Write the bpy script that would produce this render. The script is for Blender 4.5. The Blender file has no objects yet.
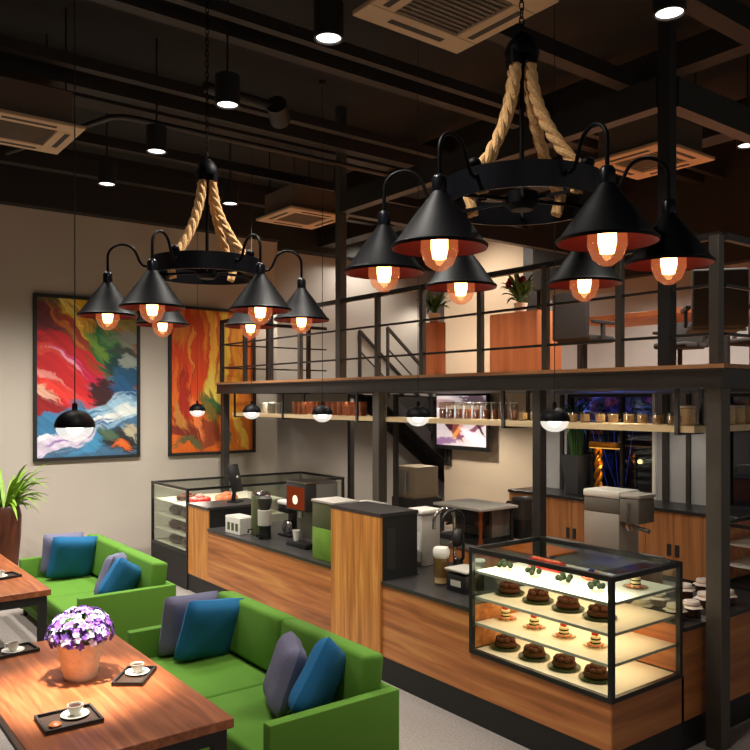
import bpy, bmesh, math, random
import numpy as np
from mathutils import Vector, Matrix, Euler
random.seed(7)
PI = math.pi
S = bpy.context.scene
COL = S.collection

# ------------------------------------------------------------------ camera
cam_d = bpy.data.cameras.new('camera')
cam = bpy.data.objects.new('camera', cam_d)
COL.objects.link(cam)
cam.location = (0, 0, 2.5)
cam.rotation_euler = (PI / 2, 0, -math.atan2(595, 781))
cam_d.sensor_width = 36
cam_d.lens = 781 / 750 * 36
cam_d.shift_y = 0.032
cam_d.clip_start = 0.05
S.camera = cam

# ------------------------------------------------------------------ world, view
W = bpy.data.worlds.new('world')
S.world = W
W.use_nodes = True
W.node_tree.nodes['Background'].inputs[0].default_value = (1.0, 0.91, 0.82, 1)
W.node_tree.nodes['Background'].inputs[1].default_value = 0.17
S.view_settings.view_transform = 'Standard'
S.view_settings.look = 'None'
S.view_settings.exposure = 0.18
S.view_settings.gamma = 1.0
S.cycles.use_denoising = True
S.cycles.max_bounces = 8
S.cycles.transparent_max_bounces = 24
S.cycles.sample_clamp_indirect = 4.0
S.cycles.caustics_reflective = False
S.cycles.caustics_refractive = False

E_DOWN = 225.0      # ceiling downlight spots
E_PEND = 80.0      # dome pendant spots
E_CASE = 7.0       # display case strips


def lamp(kind, loc, energy, color=(1, .82, .62), size=.05, rot=(0, 0, 0), angle=None, blend=.6, sy=None, name='light'):
    d = bpy.data.lights.new(name, kind)
    d.energy = energy
    d.color = color
    if kind == 'AREA':
        d.size = size
        if sy:
            d.shape = 'RECTANGLE'
            d.size_y = sy
    else:
        d.shadow_soft_size = size
    if kind == 'SPOT':
        d.spot_size = angle
        d.spot_blend = blend
    o = bpy.data.objects.new(name, d)
    o.location = loc
    o.rotation_euler = rot
    COL.objects.link(o)
    return o


# ------------------------------------------------------------------ materials
def lin(c):
    return tuple((x / 12.92 if x <= .04045 else ((x + .055) / 1.055) ** 2.4) for x in [v / 255 for v in c]) + (1,)


MATS = {}


def mat(name, rgb, rough=.6, metal=0.0, var=0.0, scale=8.0, bump=0.0, emit=0.0, spec=.5, ecol=None):
    m = bpy.data.materials.new(name)
    m.use_nodes = True
    nt = m.node_tree
    b = nt.nodes['Principled BSDF']
    b.inputs['Base Color'].default_value = lin(rgb)
    b.inputs['Roughness'].default_value = rough
    b.inputs['Metallic'].default_value = metal
    b.inputs['Specular IOR Level'].default_value = spec
    if var or bump:
        tc = nt.nodes.new('ShaderNodeTexCoord')
        n = nt.nodes.new('ShaderNodeTexNoise')
        n.inputs['Scale'].default_value = scale
        n.inputs['Detail'].default_value = 5
        nt.links.new(tc.outputs['Object'], n.inputs['Vector'])
        if var:
            r = nt.nodes.new('ShaderNodeValToRGB')
            c = lin(rgb)
            r.color_ramp.elements[0].position = .3
            r.color_ramp.elements[1].position = .7
            r.color_ramp.elements[0].color = tuple(v * (1 - var) for v in c[:3]) + (1,)
            r.color_ramp.elements[1].color = tuple(min(1, v * (1 + var)) for v in c[:3]) + (1,)
            nt.links.new(n.outputs['Fac'], r.inputs['Fac'])
            nt.links.new(r.outputs['Color'], b.inputs['Base Color'])
        if bump:
            bp = nt.nodes.new('ShaderNodeBump')
            bp.inputs['Strength'].default_value = bump
            bp.inputs['Distance'].default_value = .01
            nt.links.new(n.outputs['Fac'], bp.inputs['Height'])
            nt.links.new(bp.outputs['Normal'], b.inputs['Normal'])
    if emit:
        b.inputs['Emission Color'].default_value = lin(ecol or rgb)
        b.inputs['Emission Strength'].default_value = emit
    MATS[name] = m
    return m


def wood(name, c1, c2, axis, rough=.4, fine=14.0, plank=None, c3=None):
    """grain running along the given axis; planks laid side by side across 'plank' axis"""
    m = bpy.data.materials.new(name)
    m.use_nodes = True
    nt = m.node_tree
    b = nt.nodes['Principled BSDF']
    b.inputs['Roughness'].default_value = rough
    tc = nt.nodes.new('ShaderNodeTexCoord')
    mp = nt.nodes.new('ShaderNodeMapping')
    sc = [fine, fine, fine]
    sc[axis] = fine * .06
    mp.inputs['Scale'].default_value = sc
    nt.links.new(tc.outputs['Object'], mp.inputs['Vector'])
    n = nt.nodes.new('ShaderNodeTexNoise')
    n.inputs['Scale'].default_value = 1.0
    n.inputs['Detail'].default_value = 6
    n.inputs['Distortion'].default_value = .6
    nt.links.new(mp.outputs['Vector'], n.inputs['Vector'])
    r = nt.nodes.new('ShaderNodeValToRGB')
    r.color_ramp.elements[0].position = .32
    r.color_ramp.elements[1].position = .68
    r.color_ramp.elements[0].color = lin(c1)
    r.color_ramp.elements[1].color = lin(c2)
    if c3:
        e = r.color_ramp.elements.new(.5)
        e.color = lin(c3)
    nt.links.new(n.outputs['Fac'], r.inputs['Fac'])
    out = r.outputs['Color']
    if plank:
        ax, wd = plank
        sx = nt.nodes.new('ShaderNodeSeparateXYZ')
        nt.links.new(tc.outputs['Object'], sx.inputs[0])
        dv = nt.nodes.new('ShaderNodeMath'); dv.operation = 'DIVIDE'; dv.inputs[1].default_value = wd
        nt.links.new(sx.outputs[ax], dv.inputs[0])
        fl = nt.nodes.new('ShaderNodeMath'); fl.operation = 'FLOOR'
        nt.links.new(dv.outputs[0], fl.inputs[0])
        wn = nt.nodes.new('ShaderNodeTexWhiteNoise'); wn.noise_dimensions = '1D'
        nt.links.new(fl.outputs[0], wn.inputs['W'])
        mr = nt.nodes.new('ShaderNodeMapRange')
        mr.inputs['To Min'].default_value = .88
        mr.inputs['To Max'].default_value = 1.08
        nt.links.new(wn.outputs['Value'], mr.inputs['Value'])
        vm = nt.nodes.new('ShaderNodeVectorMath'); vm.operation = 'SCALE'
        nt.links.new(out, vm.inputs[0])
        nt.links.new(mr.outputs[0], vm.inputs['Scale'])
        out = vm.outputs[0]
    nt.links.new(out, b.inputs['Base Color'])
    MATS[name] = m
    return m


def glass(name, tint=(255, 255, 255), amount=.08, rough=.02, extra=None):
    m = bpy.data.materials.new(name)
    m.use_nodes = True
    nt = m.node_tree
    nt.nodes.clear()
    o = nt.nodes.new('ShaderNodeOutputMaterial')
    t = nt.nodes.new('ShaderNodeBsdfTransparent')
    t.inputs[0].default_value = lin(tint)
    g = nt.nodes.new('ShaderNodeBsdfGlossy')
    g.inputs['Roughness'].default_value = rough
    fr = nt.nodes.new('ShaderNodeLayerWeight')
    fr.inputs['Blend'].default_value = .5
    pw = nt.nodes.new('ShaderNodeMath'); pw.operation = 'POWER'
    pw.inputs[1].default_value = 4
    nt.links.new(fr.outputs['Facing'], pw.inputs[0])
    ad = nt.nodes.new('ShaderNodeMath'); ad.operation = 'MULTIPLY_ADD'; ad.use_clamp = True
    ad.inputs[1].default_value = .5
    ad.inputs[2].default_value = amount * .6
    nt.links.new(pw.outputs[0], ad.inputs[0])
    mx = nt.nodes.new('ShaderNodeMixShader')
    nt.links.new(ad.outputs[0], mx.inputs[0])
    nt.links.new(t.outputs[0], mx.inputs[1])
    nt.links.new(g.outputs[0], mx.inputs[2])
    last = mx.outputs[0]
    if extra:                                     # a little own body or glow
        col, k, st = extra
        e = nt.nodes.new('ShaderNodeEmission')
        e.inputs[0].default_value = lin(col)
        e.inputs[1].default_value = st
        m2 = nt.nodes.new('ShaderNodeMixShader')
        m2.inputs[0].default_value = k
        nt.links.new(last, m2.inputs[1])
        nt.links.new(e.outputs[0], m2.inputs[2])
        last = m2.outputs[0]
    nt.links.new(last, o.inputs[0])
    MATS[name] = m
    return m


def emis(name, rgb, strength):
    m = bpy.data.materials.new(name)
    m.use_nodes = True
    nt = m.node_tree
    nt.nodes.clear()
    o = nt.nodes.new('ShaderNodeOutputMaterial')
    e = nt.nodes.new('ShaderNodeEmission')
    e.inputs[0].default_value = lin(rgb)
    e.inputs[1].default_value = strength
    nt.links.new(e.outputs[0], o.inputs[0])
    MATS[name] = m
    return m


def vcol(name, rough=.6, emit=0.0):
    m = bpy.data.materials.new(name)
    m.use_nodes = True
    nt = m.node_tree
    b = nt.nodes['Principled BSDF']
    b.inputs['Roughness'].default_value = rough
    a = nt.nodes.new('ShaderNodeVertexColor')
    a.layer_name = 'col'
    nt.links.new(a.outputs[0], b.inputs['Base Color'])
    if emit:
        nt.links.new(a.outputs[0], b.inputs['Emission Color'])
        b.inputs['Emission Strength'].default_value = emit
    MATS[name] = m
    return m


wall_m = mat('wall_paint', (188, 178, 166), .85, var=.05, scale=1.2)
wall2_m = mat('wall_paint_grey', (176, 170, 162), .85, var=.05, scale=1.0)
wall_beige = mat('wall_beige', (214, 194, 168), .8, var=.04, scale=1.0)
panel_lt = mat('curtain_grey', (166, 164, 164), .8, var=.06, scale=2)
ceil_m = mat('ceiling_black', (42, 42, 43), .9, var=.15, scale=1)
duct_m = mat('duct_black', (36, 32, 29), .6, var=.12, scale=2)
pipe_m = mat('pipe_steel', (70, 66, 62), .35, metal=.7)
soffit_m = mat('bulkhead_black', (34, 31, 28), .8)
carpet_m = mat('carpet', (150, 142, 136), .95, var=.22, scale=60, bump=.3)
steel_m = mat('black_steel', (52, 49, 46), .45, metal=.2, var=.12, scale=5)
column_m = mat('column_steel', (84, 79, 72), .45, metal=.3, var=.1, scale=4)
rail_m = mat('rail_steel', (44, 41, 40), .45, metal=.2)
black_m = mat('satin_black', (24, 24, 25), .35)
matte_black = mat('matte_black', (26, 25, 25), .6)
lampblack = mat('lamp_black', (5, 5, 8), .5, spec=.14)
ring_m = mat('ring_black', (22, 23, 30), .28, metal=.4)
chrome_m = mat('chrome', (190, 190, 195), .15, metal=1)
grey_m = mat('grey_metal', (120, 116, 108), .4, metal=.3)
ltgrey_m = mat('light_grey', (176, 170, 160), .5)
white_m = mat('white_plastic', (226, 222, 212), .4)
worktop_m = mat('worktop_black', (52, 50, 50), .3, var=.15, scale=30)
gold_m = mat('gold', (200, 130, 40), .3, metal=.9, var=.2, scale=20)
copper_m = mat('copper', (170, 100, 50), .35, metal=.8)
shade_in = mat('shade_glow_red', (74, 13, 6), .45, metal=.3)  # red glow of the bulbs inside the shades, painted into the lining colour
olive_m = mat('olive_steel', (88, 92, 62), .35, metal=.3)
green_lt = mat('leaf_green_box', (110, 150, 50), .4, var=.25, scale=3)
shelfglass_m = mat('shelf_white', (236, 228, 208), .4)
shelf_edge = mat('shelf_edge', (210, 210, 196), .3)
fab_green = mat('green_fabric', (82, 130, 32), .9, var=.08, scale=150, bump=.15)
fab_blue = mat('teal_fabric', (18, 98, 146), .9, var=.12, scale=180, bump=.2)
fab_grey = mat('mauve_fabric', (110, 110, 136), .9, var=.15, scale=180, bump=.2)
wood_table = wood('wood_table', (128, 70, 42), (172, 104, 66), 1, rough=.35, fine=30, plank=(0, .145), c3=(150, 86, 52))
wood_counter = wood('wood_counter', (148, 88, 44), (214, 148, 84), 1, rough=.4, fine=12, c3=(190, 116, 64))
wood_side = wood('wood_counter_side', (148, 88, 44), (204, 138, 78), 0, rough=.4, fine=12, c3=(182, 112, 62))
wood_upright = wood('wood_upright', (176, 110, 46), (232, 164, 84), 2, rough=.4, fine=18, c3=(206, 134, 62))
wood_cab = wood('wood_cabinet', (150, 92, 48), (190, 126, 72), 2, rough=.5, fine=14)
wood_red = wood('wood_upper_cabinet', (172, 98, 56), (200, 122, 74), 2, rough=.5, fine=10)
wood_deck = wood('wood_deck', (150, 100, 62), (196, 142, 96), 1, rough=.5, fine=10)
wood_shelf = wood('wood_shelf', (232, 198, 146), (250, 228, 184), 1, rough=.5, fine=14)
vase_m = mat('brown_vase', (96, 52, 36), .4, var=.25, scale=6)
terra_m = mat('terracotta', (236, 218, 198), .8, var=.1, scale=30)
soil_m = mat('soil', (50, 36, 26), .95)
leaf_m = mat('leaf', (128, 168, 48), .5, var=.3, scale=6)
leaf_dk = mat('leaf_dark', (56, 96, 40), .5, var=.3, scale=6)
purple_m = mat('purple_petal', (112, 66, 168), .7, var=.3, scale=20)
lilac_m = mat('lilac_petal', (212, 200, 238), .7, var=.12, scale=20)
redflower_m = mat('red_petal', (190, 40, 50), .6)
potblack_m = mat('dark_pot', (52, 54, 56), .6)
choc_m = mat('chocolate', (70, 30, 12), .7, var=.3, scale=30, spec=.2)
dkgreen_m = mat('dark_green_ceramic', (48, 58, 24), .4)
cream_m = mat('cream', (240, 220, 160), .6)
berry_m = mat('berry', (206, 46, 36), .35)
salmon_m = mat('salmon', (226, 120, 80), .5, var=.2, scale=30)
greenfood = mat('herb', (24, 30, 12), .9, spec=.1)
cloth_m = mat('cloth_white', (232, 216, 200), .9)
coffee_m = mat('coffee_dark', (60, 30, 18), .3)
tray_m = mat('dark_tray', (60, 44, 36), .4, var=.2, scale=20)
china_m = mat('china', (225, 225, 215), .25)
tan_drink = mat('tan_drink', (186, 108, 60), .4)
latte_m = mat('latte', (150, 120, 78), .4)
gilt_box = mat('cork', (240, 212, 164), .7, var=.15, scale=30)
cupwood_m = mat('wood_tumbler', (172, 96, 56), .5, var=.2, scale=12)
chair_m = mat('charcoal_felt', (46, 43, 42), .85, var=.1, scale=30)
ac_m = mat('ac_panel', (206, 176, 142), .6)
ac_grille = mat('ac_grille', (120, 106, 90), .6)
ac_box = mat('ac_box', (110, 92, 78), .7)
night_m = mat('night_backdrop', (14, 14, 22), .9)
glass_m = glass('clear_glass', (244, 248, 244), .05)
winglass_m = glass('window_glass', (205, 210, 220), .09)
cupglass_m = glass('cup_glass', (240, 234, 222), .14, .1, ((230, 215, 190), .0, 0.0)) if False else glass('cup_glass', (242, 236, 226), .14, .1)
bulb_m = glass('amber_bulb', (255, 232, 214), .14, .02, ((255, 140, 84), .14, 1.15))
pendglass_m = glass('pendant_glass', (245, 245, 245), .12, .1, ((255, 248, 236), .38, 1.25))
fil_m = emis('filament', (255, 180, 116), 19)
pendbulb_m = emis('pendant_bulb', (255, 244, 226), 9)
down_m = emis('downlight_face', (255, 248, 240), 3.2)
strip_m = emis('case_strip', (255, 236, 200), 2)
redlit_m = emis('red_display', (164, 66, 34), .42)
whitelit_m = emis('lit_button', (255, 236, 200), 1.2)
paint_m = vcol('painting', .55)
screen_m = vcol('screen', .3, .8)


def rope_mat():
    m = mat('jute', (240, 186, 126), .9, var=.25, scale=90, bump=.5)
    return m


rope_m = rope_mat()


# ------------------------------------------------------------------ mesh builder
class M:
    def __init__(self):
        self.bm = bmesh.new()

    def _merge(self, t, mx=None):
        if mx is not None:
            bmesh.ops.transform(t, matrix=mx, verts=t.verts)
        me = bpy.data.meshes.new('t')
        t.to_mesh(me)
        t.free()
        self.bm.from_mesh(me)
        bpy.data.meshes.remove(me)
        return self

    def box(self, x0, x1, y0, y1, z0, z1, bev=0.0, seg=2, mx=None):
        t = bmesh.new()
        vs = [t.verts.new((x, y, z)) for x in (x0, x1) for y in (y0, y1) for z in (z0, z1)]
        for f in ((0, 1, 3, 2), (4, 6, 7, 5), (0, 4, 5, 1), (2, 3, 7, 6), (0, 2, 6, 4), (1, 5, 7, 3)):
            t.faces.new([vs[i] for i in f])
        bmesh.ops.recalc_face_normals(t, faces=t.faces)
        if bev:
            bmesh.ops.bevel(t, geom=list(t.edges), offset=bev, segments=seg, affect='EDGES', profile=.5)
        return self._merge(t, mx)

    def bar(self, a, b, w, h=None):
        """square bar from a to b"""
        a, b = Vector(a), Vector(b)
        d = b - a
        L = d.length
        h = h or w
        q = d.to_track_quat('X', 'Z')
        mx = Matrix.Translation(a) @ q.to_matrix().to_4x4()
        return self.box(0, L, -w / 2, w / 2, -h / 2, h / 2, mx=mx)

    def cyl(self, a, b, r0, r1=None, seg=18):
        return self.tube([a, b], [r0, r0 if r1 is None else r1], seg)

    def tube(self, pts, r, seg=10, cap=True):
        pts = [Vector(p) for p in pts]
        n = len(pts)
        rs = r if isinstance(r, (list, tuple)) else [r] * n
        t = bmesh.new()
        rings = []
        up = None
        for i, p in enumerate(pts):
            d = (pts[min(i + 1, n - 1)] - pts[max(i - 1, 0)]).normalized()
            if up is None:
                up = Vector((0, 0, 1)) if abs(d.z) < .9 else Vector((1, 0, 0))
            s = d.cross(up)
            if s.length < 1e-5:
                s = d.cross(Vector((0, 1, 0)))
            s.normalize()
            up = s.cross(d).normalized()
            rings.append([t.verts.new(p + (s * math.cos(a) + up * math.sin(a)) * rs[i]) for a in
                          [2 * PI * k / seg for k in range(seg)]])
        for i in range(n - 1):
            for k in range(seg):
                t.faces.new((rings[i][k], rings[i][(k + 1) % seg], rings[i + 1][(k + 1) % seg], rings[i + 1][k]))
        if cap:
            t.faces.new(rings[0][::-1])
            t.faces.new(rings[-1])
        bmesh.ops.recalc_face_normals(t, faces=t.faces)
        return self._merge(t)

    def lathe(self, prof, c=(0, 0, 0), seg=28, mx=None, cap=False):
        t = bmesh.new()
        rings = []
        for r, z in prof:
            if r < 1e-5:
                rings.append([t.verts.new((c[0], c[1], c[2] + z))])
            else:
                rings.append([t.verts.new((c[0] + r * math.cos(2 * PI * k / seg), c[1] + r * math.sin(2 * PI * k / seg), c[2] + z)) for k in range(seg)])
        for a, b in zip(rings, rings[1:]):
            for k in range(seg):
                k2 = (k + 1) % seg
                if len(a) == 1 and len(b) == 1:
                    continue
                if len(a) == 1:
                    t.faces.new((a[0], b[k2], b[k]))
                elif len(b) == 1:
                    t.faces.new((a[k], a[k2], b[0]))
                else:
                    t.faces.new((a[k], a[k2], b[k2], b[k]))
        if cap:
            for ring in (rings[0], rings[-1]):
                if len(ring) > 2:
                    t.faces.new(ring)
        bmesh.ops.recalc_face_normals(t, faces=t.faces)
        return self._merge(t, mx)

    def ball(self, c, rx, ry=None, rz=None, seg=14, rings=9, mx=None):
        t = bmesh.new()
        bmesh.ops.create_uvsphere(t, u_segments=seg, v_segments=rings, radius=1)
        bmesh.ops.scale(t, vec=(rx, ry or rx, rz or rx), verts=t.verts)
        if mx is not None:
            bmesh.ops.transform(t, matrix=mx, verts=t.verts)
        bmesh.ops.translate(t, vec=c, verts=t.verts)
        return self._merge(t)

    def prism(self, pts, axis, a0, a1):
        def put(p, a):
            v = list(p)
            v.insert(axis, a)
            return v
        t = bmesh.new()
        A = [t.verts.new(put(p, a0)) for p in pts]
        B = [t.verts.new(put(p, a1)) for p in pts]
        n = len(pts)
        t.faces.new(A)
        t.faces.new(B[::-1])
        for i in range(n):
            t.faces.new((A[i], A[(i + 1) % n], B[(i + 1) % n], B[i]))
        bmesh.ops.recalc_face_normals(t, faces=t.faces)
        return self._merge(t)

    def quad(self, pts):
        self.bm.faces.new([self.bm.verts.new(p) for p in pts])
        return self

    def blade(self, base, dirv, L, w, up=.6, droop=.8, n=6):
        """arching leaf: rises then droops"""
        base = Vector(base)
        d = Vector((dirv[0], dirv[1], 0)).normalized()
        s = Vector((-d.y, d.x, 0))
        prev = None
        for i in range(n + 1):
            u = i / n
            p = base + d * (L * (u * .85)) + Vector((0, 0, L * (up * 1.6 * u - droop * 1.5 * u * u)))
            ww = w * (math.sin(PI * min(1, .12 + u * .88)) ** .7) * .5
            a = self.bm.verts.new(p + s * ww + Vector((0, 0, ww * .5)))
            m_ = self.bm.verts.new(p)
            b = self.bm.verts.new(p - s * ww + Vector((0, 0, ww * .5)))
            if prev:
                self.bm.faces.new((prev[0], prev[1], m_, a))
                self.bm.faces.new((prev[1], prev[2], b, m_))
            prev = (a, m_, b)
        return self

    def obj(self, name, material, parent=None, smooth=True, loc=None):
        me = bpy.data.meshes.new(name)
        self.bm.to_mesh(me)
        self.bm.free()
        me.materials.append(material)
        if smooth:
            for p in me.polygons:
                p.use_smooth = True
            me.set_sharp_from_angle(angle=math.radians(38))
        o = bpy.data.objects.new(name, me)
        COL.objects.link(o)
        if parent:
            o.parent = parent
        if loc:
            o.location = loc
        return o


def tag(o, label, cat, group=None, kind=None):
    o['label'] = label
    o['category'] = cat
    if group:
        o['group'] = group
    if kind:
        o['kind'] = kind
    return o


def thing(name, loc, label, cat, group=None, rz=0.0):
    o = bpy.data.objects.new(name, None)
    COL.objects.link(o)
    o.location = loc
    o.rotation_euler = (0, 0, rz)
    o.empty_display_size = .1
    return tag(o, label, cat, group)


def struct(m, name, material, label, cat='structure', smooth=False):
    o = m.obj(name, material, smooth=smooth)
    o['kind'] = 'structure'
    o['label'] = label
    o['category'] = cat
    return o


def dup(root, loc=None, rz=None, label=None, scale=None):
    kids = {}
    for o in list(COL.objects):
        if o.parent:
            kids.setdefault(o.parent, []).append(o)

    def rec(o, parent):
        c = o.copy()
        COL.objects.link(c)
        c.parent = parent
        for ch in kids.get(o, []):
            rec(ch, c)
        return c
    r = rec(root, None)
    if loc is not None:
        r.location = loc
    if rz is not None:
        r.rotation_euler = (0, 0, rz)
    if label:
        r['label'] = label
    if scale:
        r.scale = (scale,) * 3
    return r


ORD = 'first second third fourth fifth sixth seventh eighth ninth tenth eleventh twelfth thirteenth fourteenth fifteenth sixteenth seventeenth eighteenth'.split()

# ================================================================== STRUCTURE
ZC = 6.0
struct(M().box(-4, 14.2, -3, 13, -.1, 0), 'floor', carpet_m, 'grey speckled carpet floor of the cafe', 'floor')
struct(M().box(-4, 12.6, -3, 13, ZC, ZC + .1), 'ceiling', ceil_m, 'black painted open ceiling high above the cafe', 'ceiling')
struct(M().box(-4, 6.64, 11.5, 11.7, 0, ZC), 'wall_far', wall_m, 'warm grey plaster wall behind the two paintings', 'wall')
struct(M().box(6.64, 14, 12.4, 12.6, 0, ZC).box(6.64, 6.8, 11.7, 12.4, 0, ZC), 'wall_rear', wall2_m, 'grey wall set back behind the staircase', 'wall')
struct(M().box(10.4, 10.55, 9.0, 11.4, 0, ZC), 'wall_television', wall_beige, 'warm beige wall carrying the television', 'wall')
struct(M().box(-4.1, -4, -3, 11.5, 0, ZC), 'wall_left', wall_m, 'plain wall left of the tables', 'wall')
# back wall right of the beige one: light panels, two night windows, plain above the deck
struct(M().box(10.4, 10.55, 8.39, 9.0, 0, 2.58).box(10.4, 10.55, 5.66, 6.74, 0, 2.58).box(10.4, 10.55, 6.74, 8.39, 0, .98)
       .box(10.4, 10.55, 1.5, 5.66, 0, .98).box(10.4, 10.55, 1.5, 4.3, .98, 2.58).box(10.4, 10.55, 1.5, 9.0, 2.58, ZC),
       'wall_back', panel_lt, 'grey wall around the dark windows behind the counter', 'wall')
struct(M().box(10.35, 10.39, 6.5, 6.6, 1.0, 2.57).box(10.35, 10.39, 6.16, 6.22, 1.0, 2.57).box(10.35, 10.39, 8.44, 8.5, 1.0, 2.57),
       'trim_1', steel_m, 'dark vertical strips dividing the pale wall panels', 'trim')
struct(M().box(10.3, 10.39, 8.95, 9.26, 2.75, 5.9), 'trim_2', steel_m, 'tall dark strip between the beige and grey upper walls', 'trim')
struct(M().box(-4, 6.64, 11.3, 11.5, 5.14, ZC).box(6.64, 12.5, 12.1, 12.4, 5.2, ZC), 'trim_3', soffit_m,
       'black bulkhead along the top of the picture wall', 'trim')
struct(M().box(10.2, 10.4, 1.5, 8.95, 4.35, ZC), 'trim_5', soffit_m, 'black bulkhead above the grey mezzanine wall', 'trim')
struct(M().box(-4, 6.64, 11.47, 11.5, 0, .1), 'baseboard_far', matte_black, 'thin dark baseboard under the paintings', 'baseboard')


def window(n, y0, y1, mull, label):
    w = thing('window_%d' % n, (10.47, y0, .98), label, 'window')
    w['kind'] = 'structure'
    L = y1 - y0
    f = M().box(-.05, .05, 0, .06, 0, 1.6).box(-.05, .05, L - .06, L, 0, 1.6).box(-.05, .05, 0, L, 0, .05).box(-.05, .05, 0, L, 1.55, 1.6)
    for q in mull:
        f.box(-.04, .04, q - .02, q + .02, 0, 1.6)
    f.obj('window_frame', matte_black, w, False)
    M().box(-.006, .006, .05, L - .05, .05, 1.55).obj('window_glass', winglass_m, w, False)


window(1, 6.74, 8.39, (.62,), 'dark window behind the golden lamp and potted plant')
window(2, 4.3, 5.66, (), 'dark window at the right edge behind the corner column')
struct(M().box(10.36, 10.42, 6.72, 6.77, .98, 2.58), 'trim_4', white_m, 'thin pale strip at the right edge of the night window', 'trim')
struct(M().box(14.2, 14.3, 1, 12, 0, 4), 'wall_outside', night_m, 'dark night street beyond the windows', 'wall')

# ceiling clutter
for i, (y0, w, z0, h) in enumerate([(7.1, .10, 5.45, .1), (7.42, .16, 5.4, .22), (5.86, .12, 5.5, .12), (5.55, .08, 5.5, .1), (10.3, .14, 5.4, .2),
                                    (9.15, .1, 5.45, .12), (4.4, .14, 5.45, .14), (3.1, .16, 5.4, .18), (8.2, .3, 5.6, .3)]):
    struct(M().box(-4, 12.4, y0, y0 + w, z0, z0 + h), 'ceiling_beam', duct_m,
           '%s black ceiling runner counting from the picture wall' % ORD[[8, 6, 5, 4, 1, 2, 3, 0, 7][i]] if False else
           ['thin black runner over the shorter chandelier', 'deep black cable tray over the smaller chandelier', 'black runner above the nearer downlights',
            'slim black rail beside the runner above the downlights', 'deep black runner nearest the picture wall', 'black runner beyond the small chandelier',
            'black runner above the large air conditioner', 'deep black runner above the large chandelier', 'wide black duct near the ceiling'][i], 'ceiling runner')
for x0, w, z0, h in [(7.9, .3, 5.3, .3), (6.6, .2, 5.55, .25)]:
    struct(M().box(x0, x0 + w, .5, 12.3, z0, z0 + h), 'ceiling_beam', duct_m,
           'black cross beam over the mezzanine %s' % ('back' if x0 > 7 else 'front'), 'ceiling beam')
struct(M().tube([(2.05, 9.6, 5.3), (2.62, 7.75, 5.3), (2.72, 7.68, 5.3), (2.85, 7.66, 5.3), (9.4, 7.66, 5.3)], .03, 10),
       'ceiling_pipe', pipe_m, 'thin shiny pipe bending above the small chandelier', 'pipe', True)
struct(M().tube([(3.0, 6.45, 5.28), (3.75, 6.5, 5.28)], .05, 10).cyl((3.72, 6.42, 5.28), (3.86, 6.58, 5.2), .1), 'ceiling_pipe', duct_m,
       'black stub pipe with round head under the ceiling', 'pipe', True)

# ------------------------------------------------------------------ columns and mezzanine
XF = 5.36
DT, DB = 2.75, 2.58
struct(M().box(5.30, 10.4, 2.91, 10.9, DB + .02, DT - .03).box(6.9, 8.9, 10.9, 12.4, DB + .02, DT - .03), 'mezzanine_deck', steel_m,
       'mezzanine floor slab carried by dark steel edge beams', 'mezzanine')
struct(M().box(5.28, 5.36, 2.89, 10.9, DB, DT - .03).box(5.36, 10.4, 2.89, 2.97, DB, DT - .03).box(5.36, 6.9, 10.82, 10.9, DB, DT - .03)
       .box(5.262, 5.28, 2.87, 10.9, DB, DB + .012).box(5.262, 5.28, 2.87, 10.9, DT - .045, DT - .033),
       'mezzanine_beam', steel_m, 'dark steel edge beam of the mezzanine above the counter', 'beam')
struct(M().box(5.26, 10.4, 2.87, 10.9, DT - .03, DT), 'mezzanine_floor', wood_deck, 'thin wooden floorboard edge on top of the mezzanine beam', 'mezzanine floor')


def column(x, y, z0, z1, w, name, label, m=column_m):
    c = M().box(x - w / 2, x + w / 2, y - w / 2, y + w / 2, z0, z1, .004, 1)
    return struct(c, name, m, label, 'column')


column(5.36, 2.97, 0, DB, .12, 'steel_column', 'grey steel column standing at the near corner of the counter')
column(5.40, 7.0, 0, DB, .12, 'steel_column', 'steel column rising behind the tall wooden box on the counter')
column(5.40, 10.86, 0, DB, .10, 'steel_column', 'steel column at the far end of the mezzanine behind the long display case', steel_m)
column(5.42, 4.68, 0, DB, .09, 'steel_column', 'dark steel column rising behind the lit display case', steel_m)
column(8.0, 9.94, 0, DB, .07, 'steel_column', 'thin black column left of the staircase foot', steel_m)
column(8.0, 11.2, 0, DB, .09, 'steel_column', 'black column standing by the grey rear wall', steel_m)
column(5.36, 3.375, DT, ZC, .10, 'steel_column', 'tall steel column above the mezzanine right of the large chandelier', matte_black)
column(5.36, 7.71, DT, ZC, .10, 'steel_column', 'tall steel column above the mezzanine between the two chandeliers', column_m)
struct(M().box(5.30, 5.42, 3.43, 7.65, 4.72, 4.95).box(5.42, 10.4, 3.315, 3.435, 4.72, 4.95).box(5.42, 10.4, 7.65, 7.77, 4.72, 4.95), 'ceiling_frame', steel_m, 'black box frame of beams hanging above the mezzanine', 'beam')

# front railing
rl = thing('mezzanine_railing', (XF - .02, 2.97, DT), 'black steel railing along the front of the mezzanine', 'railing')
PY = [2.97, 3.78, 4.54, 5.34, 6.19, 6.96, 8.6, 9.36, 10.1, 10.84]
for y in PY:
    w = .075 if y == 2.97 else .055
    M().box(-w / 2, w / 2, y - 2.97 - w / 2, y - 2.97 + w / 2, 0, .92, .003, 1).obj('post', column_m if y < 9 else rail_m, rl)
for z, w in ((.92, .05), (.57, .022), (.22, .022)):
    M().box(-w / 2, w / 2, -.03, 7.9, z - w / 2, z + w / 2).obj('top_rail' if z > .9 else 'rail', rail_m, rl, False)
rr = thing('mezzanine_railing', (XF + .04, 2.95, DT), 'black steel railing turning along the right side of the mezzanine', 'railing')
for x in (1.2, 2.4, 3.6, 4.8):
    M().box(x - .03, x + .03, -.03, .03, 0, .92, .003, 1).obj('post', rail_m, rr)
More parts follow.
